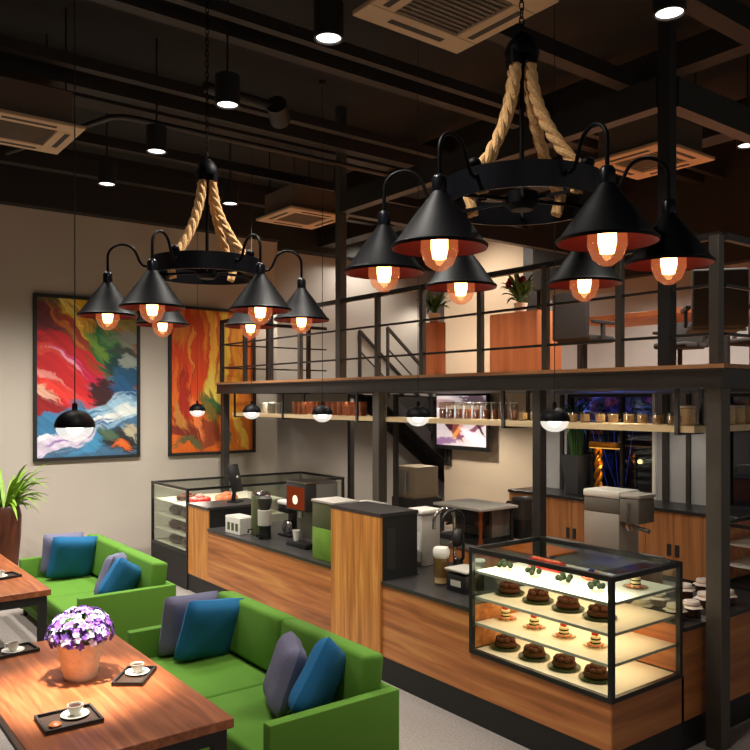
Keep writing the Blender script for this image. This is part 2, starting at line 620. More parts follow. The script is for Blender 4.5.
for z, w in ((.92, .05), (.57, .022), (.22, .022)):
    M().box(.02, 4.9, -w / 2, w / 2, z - w / 2, z + w / 2).obj('top_rail' if z > .9 else 'rail', wood_red if z > .9 and False else rail_m, rr, False)
re_ = thing('mezzanine_railing', (XF + .04, 10.86, DT), 'black steel railing across the far left end of the mezzanine', 'railing')
for x in (.75, 1.5):
    M().box(x - .03, x + .03, -.03, .03, 0, .92, .003, 1).obj('post', rail_m, re_)
for z, w in ((.92, .05), (.57, .022), (.22, .022)):
    M().box(.02, 1.85, -w / 2, w / 2, z - w / 2, z + w / 2).obj('top_rail' if z > .9 else 'rail', rail_m, re_, False)

# ------------------------------------------------------------------ staircase against the rear wall
st = thing('staircase', (8.92, 11.45, 0), 'dark steel staircase climbing along the rear wall to the mezzanine', 'staircase')
sl = 2.75 / 3.63
for yy in (0, .88):
    M().prism([(0, 2.72), (0, 2.45), (3.3, 0), (3.63, 0), (3.63, .05)], 1, yy, yy + .05).obj('stringer', steel_m, st, False)
for k in range(14):
    x = .13 + k * .25
    z = 2.75 - sl * x - .09
    M().box(x - .14, x + .14, .05, .88, z - .02, z + .02).box(x + .12, x + .14, .05, .88, z - .19, z - .02).obj('tread', matte_black, st, False)
M().prism([(0.0, 2.6), (2.45, .75), (2.45, 2.5), (0, 2.56)], 1, .052, .07).obj('side_panel', soffit_m, st, False)
for yy in (.02, .9):
    h = M()
    h.bar((.1, yy, 3.84), (3.5, yy, 1.0), .05)
    h.obj('handrail', rail_m, st, False)
    h = M()
    h.bar((.1, yy, 3.45), (3.5, yy, .65), .025)
    h.obj('mid_rail', rail_m, st, False)
    for x in (.12, 1.2, 2.3, 3.4):
        M().box(x - .025, x + .025, yy - .02, yy + .02, max(0, 2.72 - sl * x - .1), 3.92 - .835 * x).obj('baluster', rail_m, st, False)


# ================================================================== PAINTINGS
def vnoise(u, v, seed):
    rs = np.random.RandomState(seed)
    g = rs.rand(64, 64)
    iu, iv = np.floor(u).astype(int), np.floor(v).astype(int)
    fu, fv = u - iu, v - iv
    fu, fv = fu * fu * (3 - 2 * fu), fv * fv * (3 - 2 * fv)
    G = lambda a, b: g[a % 64, b % 64]
    return (G(iu, iv) * (1 - fu) + G(iu + 1, iv) * fu) * (1 - fv) + (G(iu, iv + 1) * (1 - fu) + G(iu + 1, iv + 1) * fu) * fv


def fbm(u, v, seed):
    return sum(vnoise(u * 2 ** k, v * 2 ** k, seed + k) * .5 ** k for k in range(4)) / 1.875


def paint(o, nu, nv, base, blobs, seed, warp=.12, streak=0.0, sdir=0.0, aspect=1.5):
    u, v = np.meshgrid(np.linspace(0, 1, nu), np.linspace(0, 1, nv))
    v = v
    wu = u + (fbm(u * 5, v * 5 * aspect, seed) - .5) * warp * 2
    wv = v + (fbm(u * 5 + 9, v * 5 * aspect + 3, seed + 10) - .5) * warp * 2
    img = np.zeros((nv, nu, 3)) + np.array(lin(base)[:3])
    for (cx, cy, rx, ry, ang, col, hard) in blobs:
        a = math.radians(ang)
        dx, dy = (wu - cx), (wv - cy) * aspect
        p = (dx * math.cos(a) + dy * math.sin(a)) / rx
        q = (-dx * math.sin(a) + dy * math.cos(a)) / ry
        st = (fbm(p * 1.2 + 20, q * 9 + 20, seed + 33) - .5) * 1.1
        d = 1 - np.sqrt(p * p + q * q) + st
        k = np.clip(d * hard, 0, 1)[..., None]
        img = img * (1 - k) + np.array(lin(col)[:3]) * k
    if streak:
        a = math.radians(sdir)
        p = u * math.cos(a) + v * aspect * math.sin(a)
        q = -u * math.sin(a) + v * aspect * math.cos(a)
        n = fbm(p * 3 + 40, q * 40 + 40, seed + 55) - .5
        img = np.clip(img * (1 + n[..., None] * streak * 2), 0, 1)
    me = o.data
    ca = me.color_attributes.new('col', 'FLOAT_COLOR', 'POINT')
    rgba = np.ones((nv * nu, 4))
    rgba[:, :3] = img.reshape(-1, 3)
    ca.data.foreach_set('color', rgba.ravel())


def canvas(nu, nv, w, h, axis_u, parent, name, material, off):
    """grid mesh, u along axis_u from 0..w, v downwards from the top"""
    vs, fs = [], []
    for j in range(nv):
        for i in range(nu):
            a, z = w * i / (nu - 1), h * (1 - j / (nv - 1))
            vs.append((a, off, z) if axis_u == 0 else (off, w - a, z))
    for j in range(nv - 1):
        for i in range(nu - 1):
            q = j * nu + i
            fs.append((q, q + nu, q + nu + 1, q + 1))
    me = bpy.data.meshes.new(name)
    me.from_pydata(vs, [], fs)
    me.materials.append(material)
    o = bpy.data.objects.new(name, me)
    COL.objects.link(o)
    o.parent = parent
    return o


def picture(x0, x1, z0, z1, label):
    p = thing('framed_painting', (x0, 11.5, z0), label, 'painting')
    w, h = x1 - x0, z1 - z0
    f = .045
    M().box(0, f, -.05, 0, 0, h).box(w - f, w, -.05, 0, 0, h).box(f, w - f, -.05, 0, 0, f).box(f, w - f, -.05, 0, h - f, h).obj('frame', matte_black, p, False)
    c = canvas(150, 220, w - 2 * f, h - 2 * f, 0, p, 'canvas', paint_m, -.025)
    c.location = (f, 0, f)
    return c


c1 = picture(2.79, 4.30, 1.63, 3.97, 'framed abstract painting of red, green and blue swirls left of the other')
paint(c1, 150, 220, (70, 112, 146), [
    (.50, .12, 1.2, .34, 0, (150, 52, 36), 5), (.50, .30, .9, .3, 10, (160, 60, 30), 4), (.02, .12, .30, .30, 20, (110, 40, 46), 3), (.12, .02, .2, .1, 30, (90, 90, 60), 3),
    (.48, .10, .50, .20, 44, (236, 186, 40), 3.5), (.34, .08, .36, .06, 46, (250, 220, 110), 3), (.58, .24, .46, .08, 46, (230, 150, 30), 3), (.40, .22, .40, .035, 46, (170, 60, 30), 3), (.30, .20, .34, .03, 48, (206, 110, 40), 3),
    (.86, .06, .36, .18, 30, (206, 170, 60), 3), (.95, .16, .2, .10, 20, (150, 130, 60), 3), (.70, .34, .36, .18, 56, (36, 110, 52), 3.5), (.60, .30, .3, .06, 50, (110, 150, 50), 3), (.78, .28, .2, .07, 30, (80, 130, 70), 3),
    (.92, .27, .22, .12, 0, (126, 126, 112), 3), (.88, .34, .25, .03, 10, (60, 70, 60), 3), (.80, .44, .22, .12, 30, (16, 60, 60), 3), (.95, .46, .16, .24, 84, (28, 84, 116), 3), (.93, .40, .12, .06, 10, (150, 160, 150), 3),
    (.20, .46, .62, .30, 30, (212, 32, 40), 4.5), (.12, .34, .42, .05, 34, (232, 70, 56), 3), (.44, .46, .46, .045, 33, (236, 66, 124), 3), (.34, .43, .4, .02, 34, (250, 170, 190), 2.5), (.16, .52, .46, .035, 34, (246, 150, 140), 2.5),
    (.62, .54, .28, .08, 34, (206, 14, 70), 3), (.05, .58, .22, .06, 30, (250, 190, 160), 2.5), (.28, .60, .4, .05, 26, (236, 60, 50), 3), (.08, .68, .42, .09, 14, (150, 24, 28), 3),
    (.66, .61, .17, .15, 20, (60, 22, 26), 4), (.88, .58, .18, .12, 0, (26, 84, 130), 3),
    (.72, .75, .70, .15, -24, (160, 200, 224), 3), (.20, .79, .55, .13, -10, (60, 124, 170), 3), (.9, .71, .24, .08, -20, (226, 232, 230), 3), (.58, .79, .4, .05, -20, (240, 244, 244), 2.5),
    (.38, .86, .5, .06, -18, (44, 100, 150), 3), (.18, .94, .55, .09, -20, (224, 210, 232), 3), (.30, .90, .3, .02, -20, (150, 120, 180), 3), (.04, .90, .2, .04, -20, (250, 246, 250), 3),
    (.58, .92, .34, .07, -30, (70, 146, 190), 3), (.84, .92, .24, .13, 10, (40, 46, 48), 3), (.84, .95, .12, .05, 0, (226, 106, 40), 3), (.72, .88, .12, .06, 20, (80, 104, 80), 3), (.94, .86, .10, .05, 20, (190, 180, 150), 3),
], 3, .07, .32, 38)
c2 = picture(4.75, 6.25, 1.62, 3.95, 'framed abstract painting in orange and gold partly behind the mezzanine end')
paint(c2, 150, 220, (222, 104, 28), [
    (.18, .25, .5, .25, 90, (214, 66, 22), 3), (.10, .10, .3, .12, 80, (226, 126, 50), 3), (.30, .45, .5, .16, 90, (220, 72, 20), 3), (.16, .62, .3, .13, 90, (176, 44, 24), 3), (.24, .30, .3, .02, 90, (240, 150, 60), 3), (.38, .2, .3, .03, 90, (240, 130, 40), 3),
    (.48, .25, .6, .06, 90, (246, 180, 60), 3), (.64, .22, .7, .07, 90, (246, 206, 70), 3), (.80, .40, .9, .12, 90, (226, 150, 36), 3), (.92, .6, .6, .10, 90, (216, 116, 30), 3), (.72, .3, .5, .03, 90, (206, 110, 30), 3),
    (.52, .60, .36, .10, 90, (236, 206, 90), 3), (.47, .70, .24, .10, 80, (120, 104, 44), 3), (.56, .78, .18, .05, 90, (70, 80, 40), 3), (.40, .86, .3, .12, 20, (150, 64, 34), 3), (.55, .68, .12, .05, 20, (60, 110, 60), 3),
    (.15, .86, .3, .10, 30, (130, 46, 28), 3), (.20, .93, .2, .05, 0, (100, 96, 56), 3), (.30, .75, .24, .06, 80, (240, 130, 70), 3), (.7, .92, .3, .08, 60, (226, 124, 36), 3), (.85, .85, .3, .06, 80, (250, 196, 76), 3), (.08, .76, .2, .05, 60, (196, 130, 60), 3), (.66, .84, .14, .04, 70, (120, 110, 70), 3),
], 21, .09, .22, 90)

# television
tv = thing('television', (10.17, 9.98, 1.54), 'black television showing food behind the hanging shelf', 'television')
M().box(0, .07, 0, 1.43, 0, 1.07, .015).obj('casing', black_m, tv)
M().box(.07, .225, .5, .9, .35, .75).obj('wall_bracket', matte_black, tv, False)
sc_ = canvas(80, 60, 1.33, .94, 1, tv, 'screen', screen_m, -.004)
sc_.location = (0, .05, .08)
paint(sc_, 80, 60, (190, 176, 178), [(.2, .2, .4, .1, 10, (150, 120, 120), 3), (.8, .1, .3, .08, 0, (90, 70, 80), 3), (.5, .3, .5, .08, 0, (240, 236, 236), 3), (.35, .62, .3, .1, 40, (130, 60, 50), 4),
                        (.42, .72, .16, .05, -50, (200, 130, 70), 4), (.25, .58, .1, .06, 40, (60, 30, 40), 4), (.7, .70, .4, .03, -25, (110, 60, 80), 4), (.75, .80, .3, .06, 20, (226, 196, 206), 3),
                        (.15, .9, .3, .06, 0, (130, 96, 130), 3), (.85, .62, .2, .025, 40, (50, 30, 40), 4)], 5, .06, .1, 0, .7)


# ================================================================== SOFAS
def pillow(name, material, loc, yaw, tilt, roll, size, label, th=.19):
    n = 16
    bm = bmesh.new()
    vs = {}
    for side in (1, -1):
        for j in range(n + 1):
            for i in range(n + 1):
                a, b = 2 * i / n - 1, 2 * j / n - 1
                e = max(0, (1 - a ** 4)) ** .5 * max(0, (1 - b ** 4)) ** .5
                if e == 0 and side < 0:
                    vs[(side, i, j)] = vs[(1, i, j)]
                    continue
                pinch = 1 - .07 * (1 - (abs(a) if abs(b) > abs(a) else abs(b)) ** 2) * max(abs(a), abs(b)) ** 3
                pinch *= 1 - .07 * abs(a * b) ** 4
                x = a * size / 2 * pinch
                z = b * size / 2 * pinch
                y = side * th / 2 * e * (1 + .06 * math.sin(5 * a + 2) * math.cos(4 * b))
                vs[(side, i, j)] = bm.verts.new((x, y, z))
    for side in (1, -1):
        for j in range(n):
            for i in range(n):
                f = [vs[(side, i, j)], vs[(side, i + 1, j)], vs[(side, i + 1, j + 1)], vs[(side, i, j + 1)]]
                if len(set(f)) == 4:
                    try:
                        bm.faces.new(f)
                    except ValueError:
                        pass
    bmesh.ops.recalc_face_normals(bm, faces=bm.faces)
    m = M()
    m.bm.free()
    m.bm = bm
    o = m.obj(name, material)
    o.location = loc
    # local: normal is Y; roll about the normal, tilt about X, yaw about Z
    o.rotation_euler = (Matrix.Rotation(yaw, 3, 'Z') @ Matrix.Rotation(tilt, 3, 'X') @ Matrix.Rotation(roll, 3, 'Y')).to_euler()
    tag(o, label, 'cushion', 'scatter cushions on the green sofas')
    return o


def sofa(y0, label):
    t = thing('green_sofa', (2.2, y0, 0), label, 'sofa', 'green sofas along the counter')
    L, D = 2.3, .95
    M().box(.02, D - .02, .02, L - .02, .08, .26, .015).obj('base', fab_green, t)
    M().box(0, D, 0, .085, .08, .65, .015).obj('armrest', fab_green, t)
    M().box(0, D, L - .085, L, .08, .65, .015).obj('armrest', fab_green, t)
    M().box(D - .085, D, .085, L - .085, .08, .65, .015).obj('back_frame', fab_green, t)
    h = L / 2
    for a, b in ((.09, h - .003), (h + .003, L - .09)):
        M().box(.0, D - .2, a, b, .262, .43, .03, 3).obj('seat_cushion', fab_green, t)
        mx = Matrix.Translation((D - .09, 0, .44)) @ Matrix.Rotation(.12, 4, 'Y')
        M().box(-.17, -.0, a + .005, b - .005, -.005, .42, .035, 3, mx=mx).obj('back_cushion', fab_green, t)
    for x in (.06, D - .06):
        for y in (.06, L - .06):
            M().cyl((x, y, 0), (x, y, .08), .025).obj('leg', matte_black, t)
    return t


sofa(3.87, 'long green two-seat sofa nearest the wooden counter pillar')
sofa(7.40, 'green two-seat sofa farther off by the picture wall')

pillow('cushion', fab_grey, (2.66, 6.0, .67), .10, .16, .05, .52, 'mauve-grey cushion mostly hidden behind the blue one on the near sofa')
pillow('cushion', fab_blue, (2.73, 5.76, .665), .06, .30, .12, .54, 'teal blue square cushion propped at the far arm of the near sofa')
pillow('cushion', fab_grey, (2.70, 4.55, .66), 1.15, .34, .0, .48, 'mauve-grey cushion seen edge-on near the front arm of the near sofa')
pillow('cushion', fab_blue, (2.76, 4.20, .69), .5, .30, .55, .52, 'teal blue cushion tipped on its corner at the front arm of the near sofa')
pillow('cushion', fab_grey, (2.64, 9.54, .69), .10, .12, .05, .50, 'mauve-grey cushion behind the blue one at the far arm of the distant sofa')
pillow('cushion', fab_blue, (2.68, 9.29, .675), .02, .26, .10, .54, 'teal blue cushion propped at the far arm of the distant sofa')
pillow('cushion', fab_grey, (2.74, 8.12, .67), .95, .34, .12, .48, 'mauve-grey cushion leaning beside the front arm of the distant sofa')
pillow('cushion', fab_blue, (2.72, 7.78, .67), .45, .32, .5, .44, 'teal blue cushion tipped behind the front arm of the distant sofa')


# ================================================================== TABLES
def table(y0, L, label):
    t = thing('dining_table', (.97, y0, 0), label, 'table', 'wooden tables with black frames')
    Wd = 1.01
    M().box(0, Wd, 0, L, .70, .755, .004, 1).obj('tabletop', wood_table, t)
    M().box(.03, Wd - .03, .03, .08, .62, .698).box(.03, Wd - .03, L - .08, L - .03, .62, .698).box(.03, .08, .08, L - .08, .62, .698).box(Wd - .08, Wd - .03, .08, L - .08, .62, .698).obj('apron', matte_black, t, False)
    for x in (.03, Wd - .1):
        for y in (.03, L - .1):
            M().box(x, x + .07, y, y + .07, 0, .62).obj('leg', matte_black, t, False)
    return t


table(3.87, 2.07, 'wooden table with a purple flower pot, nearest the viewer')
table(7.5, 2.1, 'wooden table at the left edge beside the distant sofa')

# flower pot
fp = thing('potted_flowers', (1.50, 5.02, .755), 'terracotta pot of purple and white flowers on the near table', 'flowers')
M().lathe([(0, 0), (.095, 0), (.102, .02), (.138, .21), (.145, .215), (.145, .235), (.128, .235), (.12, .2), (0, .195)], seg=32).obj('pot', terra_m, fp)
for name, m_, n_, szz in (('purple_blossoms', purple_m, 190, .028), ('white_blossoms', lilac_m, 150, .026), ('leaves', leaf_dk, 70, .045)):
    g = M()
    rs = random.Random(hash(name) % 1000 if False else len(name))
    for k in range(n_):
        a = rs.uniform(0, 2 * PI)
        zz = rs.uniform(-.25, 1)
        rad = math.sqrt(max(0, 1 - min(1, abs(zz)) ** 2))
        rr_ = .8 + .25 * rs.random()
        if name == 'leaves':
            rr_ *= .82
        c = Vector((.19 * rad * math.cos(a) * rr_, .19 * rad * math.sin(a) * rr_, .28 + .15 * zz * rr_))
        nrm = Vector((math.cos(a) * rad, math.sin(a) * rad, zz + .2)).normalized()
        q = nrm.to_track_quat('Z', 'Y').to_matrix().to_4x4()
        sz = szz * rs.uniform(.7, 1.25)
        for p in range(5 if name != 'leaves' else 2):
            an = 2 * PI * p / 5 + rs.random()
            mx = Matrix.Translation(c) @ q @ Matrix.Rotation(an, 4, 'Z')
            pts = [(0, 0, 0), (sz * .5, sz * .35, sz * .25), (sz, 0, sz * .2), (sz * .5, -sz * .35, sz * .25)]
            g.quad([mx @ Vector(v) for v in pts])
    g.obj(name, m_, fp)
M().lathe([(0, .1), (.12, .2), (.145, .27), (.11, .36), (0, .39)], seg=20).obj('foliage', leaf_dk, fp)


def cup_set(loc, label, rz, scale=1):
    s = thing('saucer', loc, 'white saucer under the ' + label, 'saucer', 'coffee saucers', rz)
    M().lathe([(0, 0), (.04, 0), (.075, .012), (.073, .015), (.04, .006), (0, .006)], seg=28).obj('dish', china_m, s)
    c = thing('coffee_cup', (loc[0], loc[1], loc[2] + .0065), label, 'cup', 'coffee cups on trays', rz)
    M().lathe([(0, 0), (.022, 0), (.024, .006), (.036, .03), (.041, .055), (.038, .055), (.033, .03), (.02, .008), (0, .008)], seg=26).obj('bowl', china_m, c)
    M().lathe([(0, .045), (.0365, .046)], seg=22).obj('coffee', coffee_m, c)
    M().tube([(.037, 0, .045), (.055, 0, .045), (.06, 0, .03), (.05, 0, .018), (.033, 0, .02)], .004, 8).obj('handle', china_m, c)


def tray(cx, cy, lx, ly, rz, label):
    t = thing('serving_tray', (cx, cy, .756), label, 'tray', 'dark serving trays', rz)
    M().box(-lx / 2, lx / 2, -ly / 2, ly / 2, 0, .008).obj('base', tray_m, t, False)
    f = .012
    M().box(-lx / 2, lx / 2, -ly / 2, -ly / 2 + f, .008, .024).box(-lx / 2, lx / 2, ly / 2 - f, ly / 2, .008, .024).box(-lx / 2, -lx / 2 + f, -ly / 2 + f, ly / 2 - f, .008, .024).box(lx / 2 - f, lx / 2, -ly / 2 + f, ly / 2 - f, .008, .024).obj('rim', matte_black, t, False)
    return t


tray(1.245, 4.37, .30, .26, -.03, 'dark tray with a coffee cup at the near end of the flower table')
cup_set((1.285, 4.40, .7642), 'white coffee cup on the tray in front of the flower pot', .5)
b_ = M().lathe([(0, 0), (.03, 0), (.033, .012), (.02, .022), (0, .024)], seg=18).obj('biscuit', tan_drink, loc=(1.16, 4.32, .7642))
tag(b_, 'small brown biscuit beside the cup on the near tray', 'biscuit')
tray(1.765, 4.80, .30, .19, -.66 + PI / 2, 'dark tray with a coffee cup right of the flower pot')
cup_set((1.80, 4.845, .7642), 'white coffee cup on the tray right of the flower pot', 1.5)
tray(1.27, 5.78, .30, .2, .1, 'dark tray at the left edge of the flower table')
cup_set((1.275, 5.782, .7642), 'white coffee cup on the tray at the left table edge', 2.5)
tray(1.72, 8.27, .3, .22, .2, 'dark tray on the distant table')
cup_set((1.70, 8.27, .7642), 'white coffee cup on the distant table tray', .5)

# tall floor vase with arching leaves
pv = thing('potted_plant', (2.2, 10.5, 0), 'tall brown floor vase with arching green leaves by the picture wall', 'plant')
M().lathe([(0, 0), (.13, 0), (.14, .02), (.17, .4), (.205, .8), (.215, 1.05), (.19, 1.16), (.175, 1.18), (.16, 1.16), (.15, 1.1), (0, 1.08)], seg=32).obj('vase', vase_m, pv)
g = M()
rs = random.Random(4)
for k in range(110):
    a = rs.uniform(0, 2 * PI)
    L = rs.uniform(.32, .62)
    g.blade((.07 * math.cos(a), .07 * math.sin(a), 1.1), (math.cos(a), math.sin(a)), L, .045, rs.uniform(.55, 1.25), rs.uniform(.5, .85))
g.obj('leaves', leaf_m, pv)

# ================================================================== SERVICE COUNTER
CT = .884
sc = thing('service_counter', (4.25, 3.067, 0), 'long orange wood service counter with black worktop and kick plate', 'counter')
# local y = world - 3.067
M().box(0, 1.03, 1.288, 2.405, .22, CT - .03).box(0, 1.03, 3.185, 5.95, .22, CT - .03).box(.44, 1.03, 2.405, 3.185, .22, CT - .03).obj('front_panel', wood_counter, sc, False)
M().box(0, .8, .008, 1.286, .22, .54).obj('low_panel', wood_counter, sc, False)
M().box(0.002, .83, 0, .0075, .22, .54).obj('side_panel', wood_side, sc, False)
M().box(.802, .83, 0, 1.286, .22, CT - .03).obj('back_panel', wood_side, sc, False)
M().box(-.012, 1.04, 1.288, 2.405, CT - .03, CT).box(-.012, 1.04, 3.185, 5.95, CT - .03, CT).box(.44, 1.04, 2.405, 3.185, CT - .03, CT).obj('worktop', worktop_m, sc, False)
M().box(.004, .83, .004, 1.288, 0, .218).box(.004, 1.03, 1.288, 6.55, 0, .218).obj('kick_plate', matte_black, sc, False)
M().box(0, .02, 5.953, 6.55, .22, 1.11).obj('end_panel', wood_upright, sc, False)
M().box(.0205, .85, 5.955, 6.548, .22, 1.11).obj('end_body', matte_black, sc, False)
M().box(-.01, .86, 5.945, 6.555, 1.11, 1.14).obj('end_worktop', worktop_m, sc, False)

wg = thing('counter_return', (5.082, 3.067, 0), 'short counter return carrying cloth-topped jars behind the corner column', 'counter')
M().box(0, 1.9, 0, .62, .22, CT - .03).obj('front_panel', wood_side, wg, False)
M().box(0, 1.91, -.012, .63, CT - .03, CT).obj('worktop', worktop_m, wg, False)
M().box(0, 1.88, .02, .6, 0, .218).obj('kick_plate', matte_black, wg, False)

bx = thing('tall_counter_box', (4.24, 5.474, .22), 'tall box with orange vertical wood front rising above the counter', 'cabinet')
M().box(-.012, .012, 0, .776, 0, 1.23).obj('wood_front', wood_upright, bx, False)
M().box(.0125, .42, .003, .773, 0, 1.23).obj('body', matte_black, bx, False)
M().box(-.016, .43, -.004, .78, 1.23, 1.26).obj('top_slab', worktop_m, bx, False)
M().box(.06, .16, -.002, .003, .75, 1.12).obj('side_vent', steel_m, bx, False)

# back work counter behind, and wall cabinets
bw = thing('back_work_counter', (5.95, 4.55, 0), 'low steel-topped work counter between the service counter and the back cabinets', 'counter')
M().box(.02, 1.23, .02, 2.38, .1, CT - .03).obj('body', wood_cab, bw, False)
M().box(0, 1.25, 0, 2.4, CT - .03, CT).obj('worktop', grey_m, bw, False)
M().box(.06, 1.2, .06, 2.34, 0, .1).obj('kick_plate', matte_black, bw, False)
for i, (a, b) in enumerate([(9.0 - .86 * (k + 1), 9.0 - .86 * k) for k in range(6)]):
    cb = thing('base_cabinet', (9.66, a, 0), 'orange wood base cabinet under the black back worktop, %s from the television wall' % ORD[i], 'cabinet', 'wall cabinets behind the counter')
    L = b - a
    M().box(.02, .7, .002, L - .002, .08, .955).obj('body', wood_cab, cb, False)
    M().box(.05, .7, .002, L - .002, 0, .08).obj('kick_plate', matte_black, cb, False)
    for k in range(2):
        d = M().box(0, .02, k * L / 2 + .004, (k + 1) * L / 2 - .004, .085, .95).obj('door', wood_cab, cb, False)
        yk = L / 2 - .06 if k == 0 else L / 2 + .06
        M().box(-.012, 0, yk - .03, yk + .03, .36, .52).obj('handle', matte_black, d, False)
bt = M().box(9.63, 10.37, 3.8, 9.0, .957, 1.0, .003, 1).obj('back_worktop', black_m, smooth=False)
tag(bt, 'long black worktop over the orange back cabinets', 'worktop')


# ------------------------------------------------------------------ display cases
def bars(m, X, Y, z0, z1, w):
    for x in (0, X - w):
        for y in (0, Y - w):
            m.box(x, x + w, y, y + w, z0, z1)
    for z in (z0, z1 - w):
        for x in (0, X - w):
            m.box(x, x + w, w, Y - w, z, z + w)
        for y in (0, Y - w):
            m.box(w, X - w, y, y + w, z, z + w)
    return m


dc = thing('pastry_display_case', (4.236, 3.056, .542), 'lit glass pastry case with white shelves at the counter corner', 'display case')
CX_, CY_, CZ_ = .812, 1.305, .815
bars(M(), CX_, CY_, 0, CZ_, .034).obj('frame', black_m, dc, False)
g_ = .006
M().box(.012, .012 + g_, .034, CY_ - .034, .034, CZ_ - .034).obj('front_glass', glass_m, dc, False)
M().box(.034, CX_ - .034, .012, .012 + g_, .034, CZ_ - .034).obj('side_glass', glass_m, dc, False)
M().box(.034, CX_ - .034, CY_ - .02, CY_ - .02 + g_, .36, CZ_ - .034).obj('side_glass', glass_m, dc, False)
M().box(CX_ - .02, CX_ - .02 + g_, .034, CY_ - .034, .36, CZ_ - .034).obj('back_glass', glass_m, dc, False)
M().box(.034, CX_ - .034, .034, CY_ - .034, CZ_ - .02, CZ_ - .014).obj('top_glass', glass_m, dc, False)
M().box(CX_ - .02, CX_ - .01, .034, CY_ - .034, .034, .36).box(.034, CX_ - .034, CY_ - .02, CY_ - .01, .034, .36).obj('wood_lining', wood_counter, dc, False)
M().box(.034, CX_ - .022, .034, CY_ - .022, .012, .028).obj('base_shelf', shelfglass_m, dc, False)
SZ = (.628, .428, .228)
for z in SZ:
    s = M().box(.036, CX_ - .036, .036, CY_ - .036, z - .008, z + .008).obj('shelf', shelfglass_m, dc, False)
    M().box(.031, .036, .034, CY_ - .034, z - .011, z + .009).box(.036, CX_ - .036, .031, .036, z - .011, z + .009).obj('shelf_edge', shelf_edge, s, False)
M().box(.0345, .042, .04, CY_ - .04, CZ_ - .0385, CZ_ - .0345).obj('light_strip', strip_m, dc, False)
WARM = (1, .74, .48)
lamp('AREA', (4.236 + .14, 3.056 + CY_ / 2, .542 + CZ_ - .05), E_CASE * 1.8, (1, .93, .8), .2, (0, 0, 0), sy=1.15, name='case_light')
for z in (.628, .428, .228):
    lamp('AREA', (4.236 + .4, 3.056 + CY_ / 2, .542 + z - .018), E_CASE * .58, WARM, .6, (0, 0, 0), sy=1.15, name='case_light')

lc = thing('long_display_case', (4.236, 9.625, .455), 'long glass display case on a black base by the picture wall', 'display case')
LX, LY, LZ = 2.52, 1.235, .87
M().box(.0, LX, 0, LY, -.455, -.002).obj('base', matte_black, lc, False)
bars(M(), LX, LY, 0, LZ, .034).obj('frame', black_m, lc, False)
M().box(.012, .018, .034, LY - .034, .034, LZ - .034).obj('front_glass', glass_m, lc, False)
M().box(.034, LX - .034, LY - .02, LY - .014, .034, LZ - .034).obj('back_glass', glass_m, lc, False)
M().box(.9, LX - .034, .012, .018, .034, LZ - .034).obj('side_glass', glass_m, lc, False)
M().box(.034, LX - .034, .034, LY - .034, LZ - .02, LZ - .014).obj('top_glass', glass_m, lc, False)
M().box(.034, LX - .034, .034, LY - .034, .01, .03).obj('base_shelf', shelfglass_m, lc, False)
LS = (.62, .42, .22)
for z in LS:
    M().box(.036, 1.5, .036, LY - .036, z - .008, z + .008).obj('shelf', shelfglass_m, lc, False)
M().box(.036, .05, .04, LY - .04, LZ - .047, LZ - .035).obj('light_strip', strip_m, lc, False)
lamp('AREA', (4.5, 10.24, .455 + LZ - .05), 6, (1, .9, .75), .3, (0, 0, 0), sy=1.0, name='case_light')
k = 0
NM = ['lower', 'middle', 'upper']
for zi, z in enumerate((.03, .228, .428)):
    for j, (x, y) in enumerate([(.2, .3), (.2, .72)]):
        r = thing('loaf', (4.236 + x, 9.625 + y, .455 + z + .0005), 'dark loaf on the %s shelf of the long display case, %s one' % (NM[zi], ('nearer', 'farther')[j]), 'bread', 'dark loaves in the long display case', .2)
        M().ball((0, 0, .075), .12, .17, .075, 16, 10).obj('crust', choc_m if zi == 1 else tray_m, r)
        M().box(-.03, .03, -.1, .1, .135, .152, .006).obj('score', tray_m, r)
for j, (x, y, w, m_) in enumerate([(.3, .25, .18, berry_m), (.28, .62, .17, choc_m), (.72, .3, .2, salmon_m)]):
    r = thing('pastry_mound', (4.236 + x, 9.625 + y, .455 + .6285), ['red pastry pile nearest the front corner on the long case top shelf', 'brown pastry pile behind the red one on the long case top shelf',
              'orange pastry pile deeper inside the long case top shelf'][j], 'pastry', 'pastries in the long display case')
    M().lathe([(0, 0), (w * .8, 0), (w, .012), (0, .012)], seg=20).obj('paper', white_m, r)
    q = M()
    for a in range(7):
        q.ball((w * .5 * math.cos(a * .9), w * .5 * math.sin(a * .9), .045), .07, .055, .045, 10, 7)
    q.ball((0, 0, .08), .07, .07, .05, 10, 7)
    q.obj('pastries', m_, r)


# ------------------------------------------------------------------ pastries in the lit case
def choc_cake(loc, seed, label):
    t = thing('chocolate_cake', (loc[0], loc[1], loc[2] + .0125), label, 'cake', 'chocolate cakes in the lit case')
    rs = random.Random(seed)
    M().lathe([(0, 0), (.078, 0), (.088, .02), (.08, .04), (0, .05)], seg=24).obj('cake_base', choc_m, t)
    q = M()
    for k_ in range(8):
        a = 2 * PI * k_ / 8 + rs.random() * .4
        q.ball((.052 * math.cos(a), .055 * math.sin(a), .05 + rs.random() * .008), .026, .026, .024, 10, 7)
    for k_ in range(3):
        a = 2 * PI * k_ / 3 + rs.random()
        q.ball((.02 * math.cos(a), .022 * math.sin(a), .07), .026, .026, .024, 10, 7)
    q.obj('topping', choc_m, t)
    p = thing('cake_plate', loc, 'dark green plate under the ' + label.replace('chocolate cake on the ', '').replace(' of the lit case, ', ' cake, '), 'plate', 'dark green cake plates')
    M().lathe([(0, 0), (.07, 0), (.112, .012), (.118, .014), (.116, .017), (.085, .012), (0, .012)], seg=28).obj('dish', dkgreen_m, p)


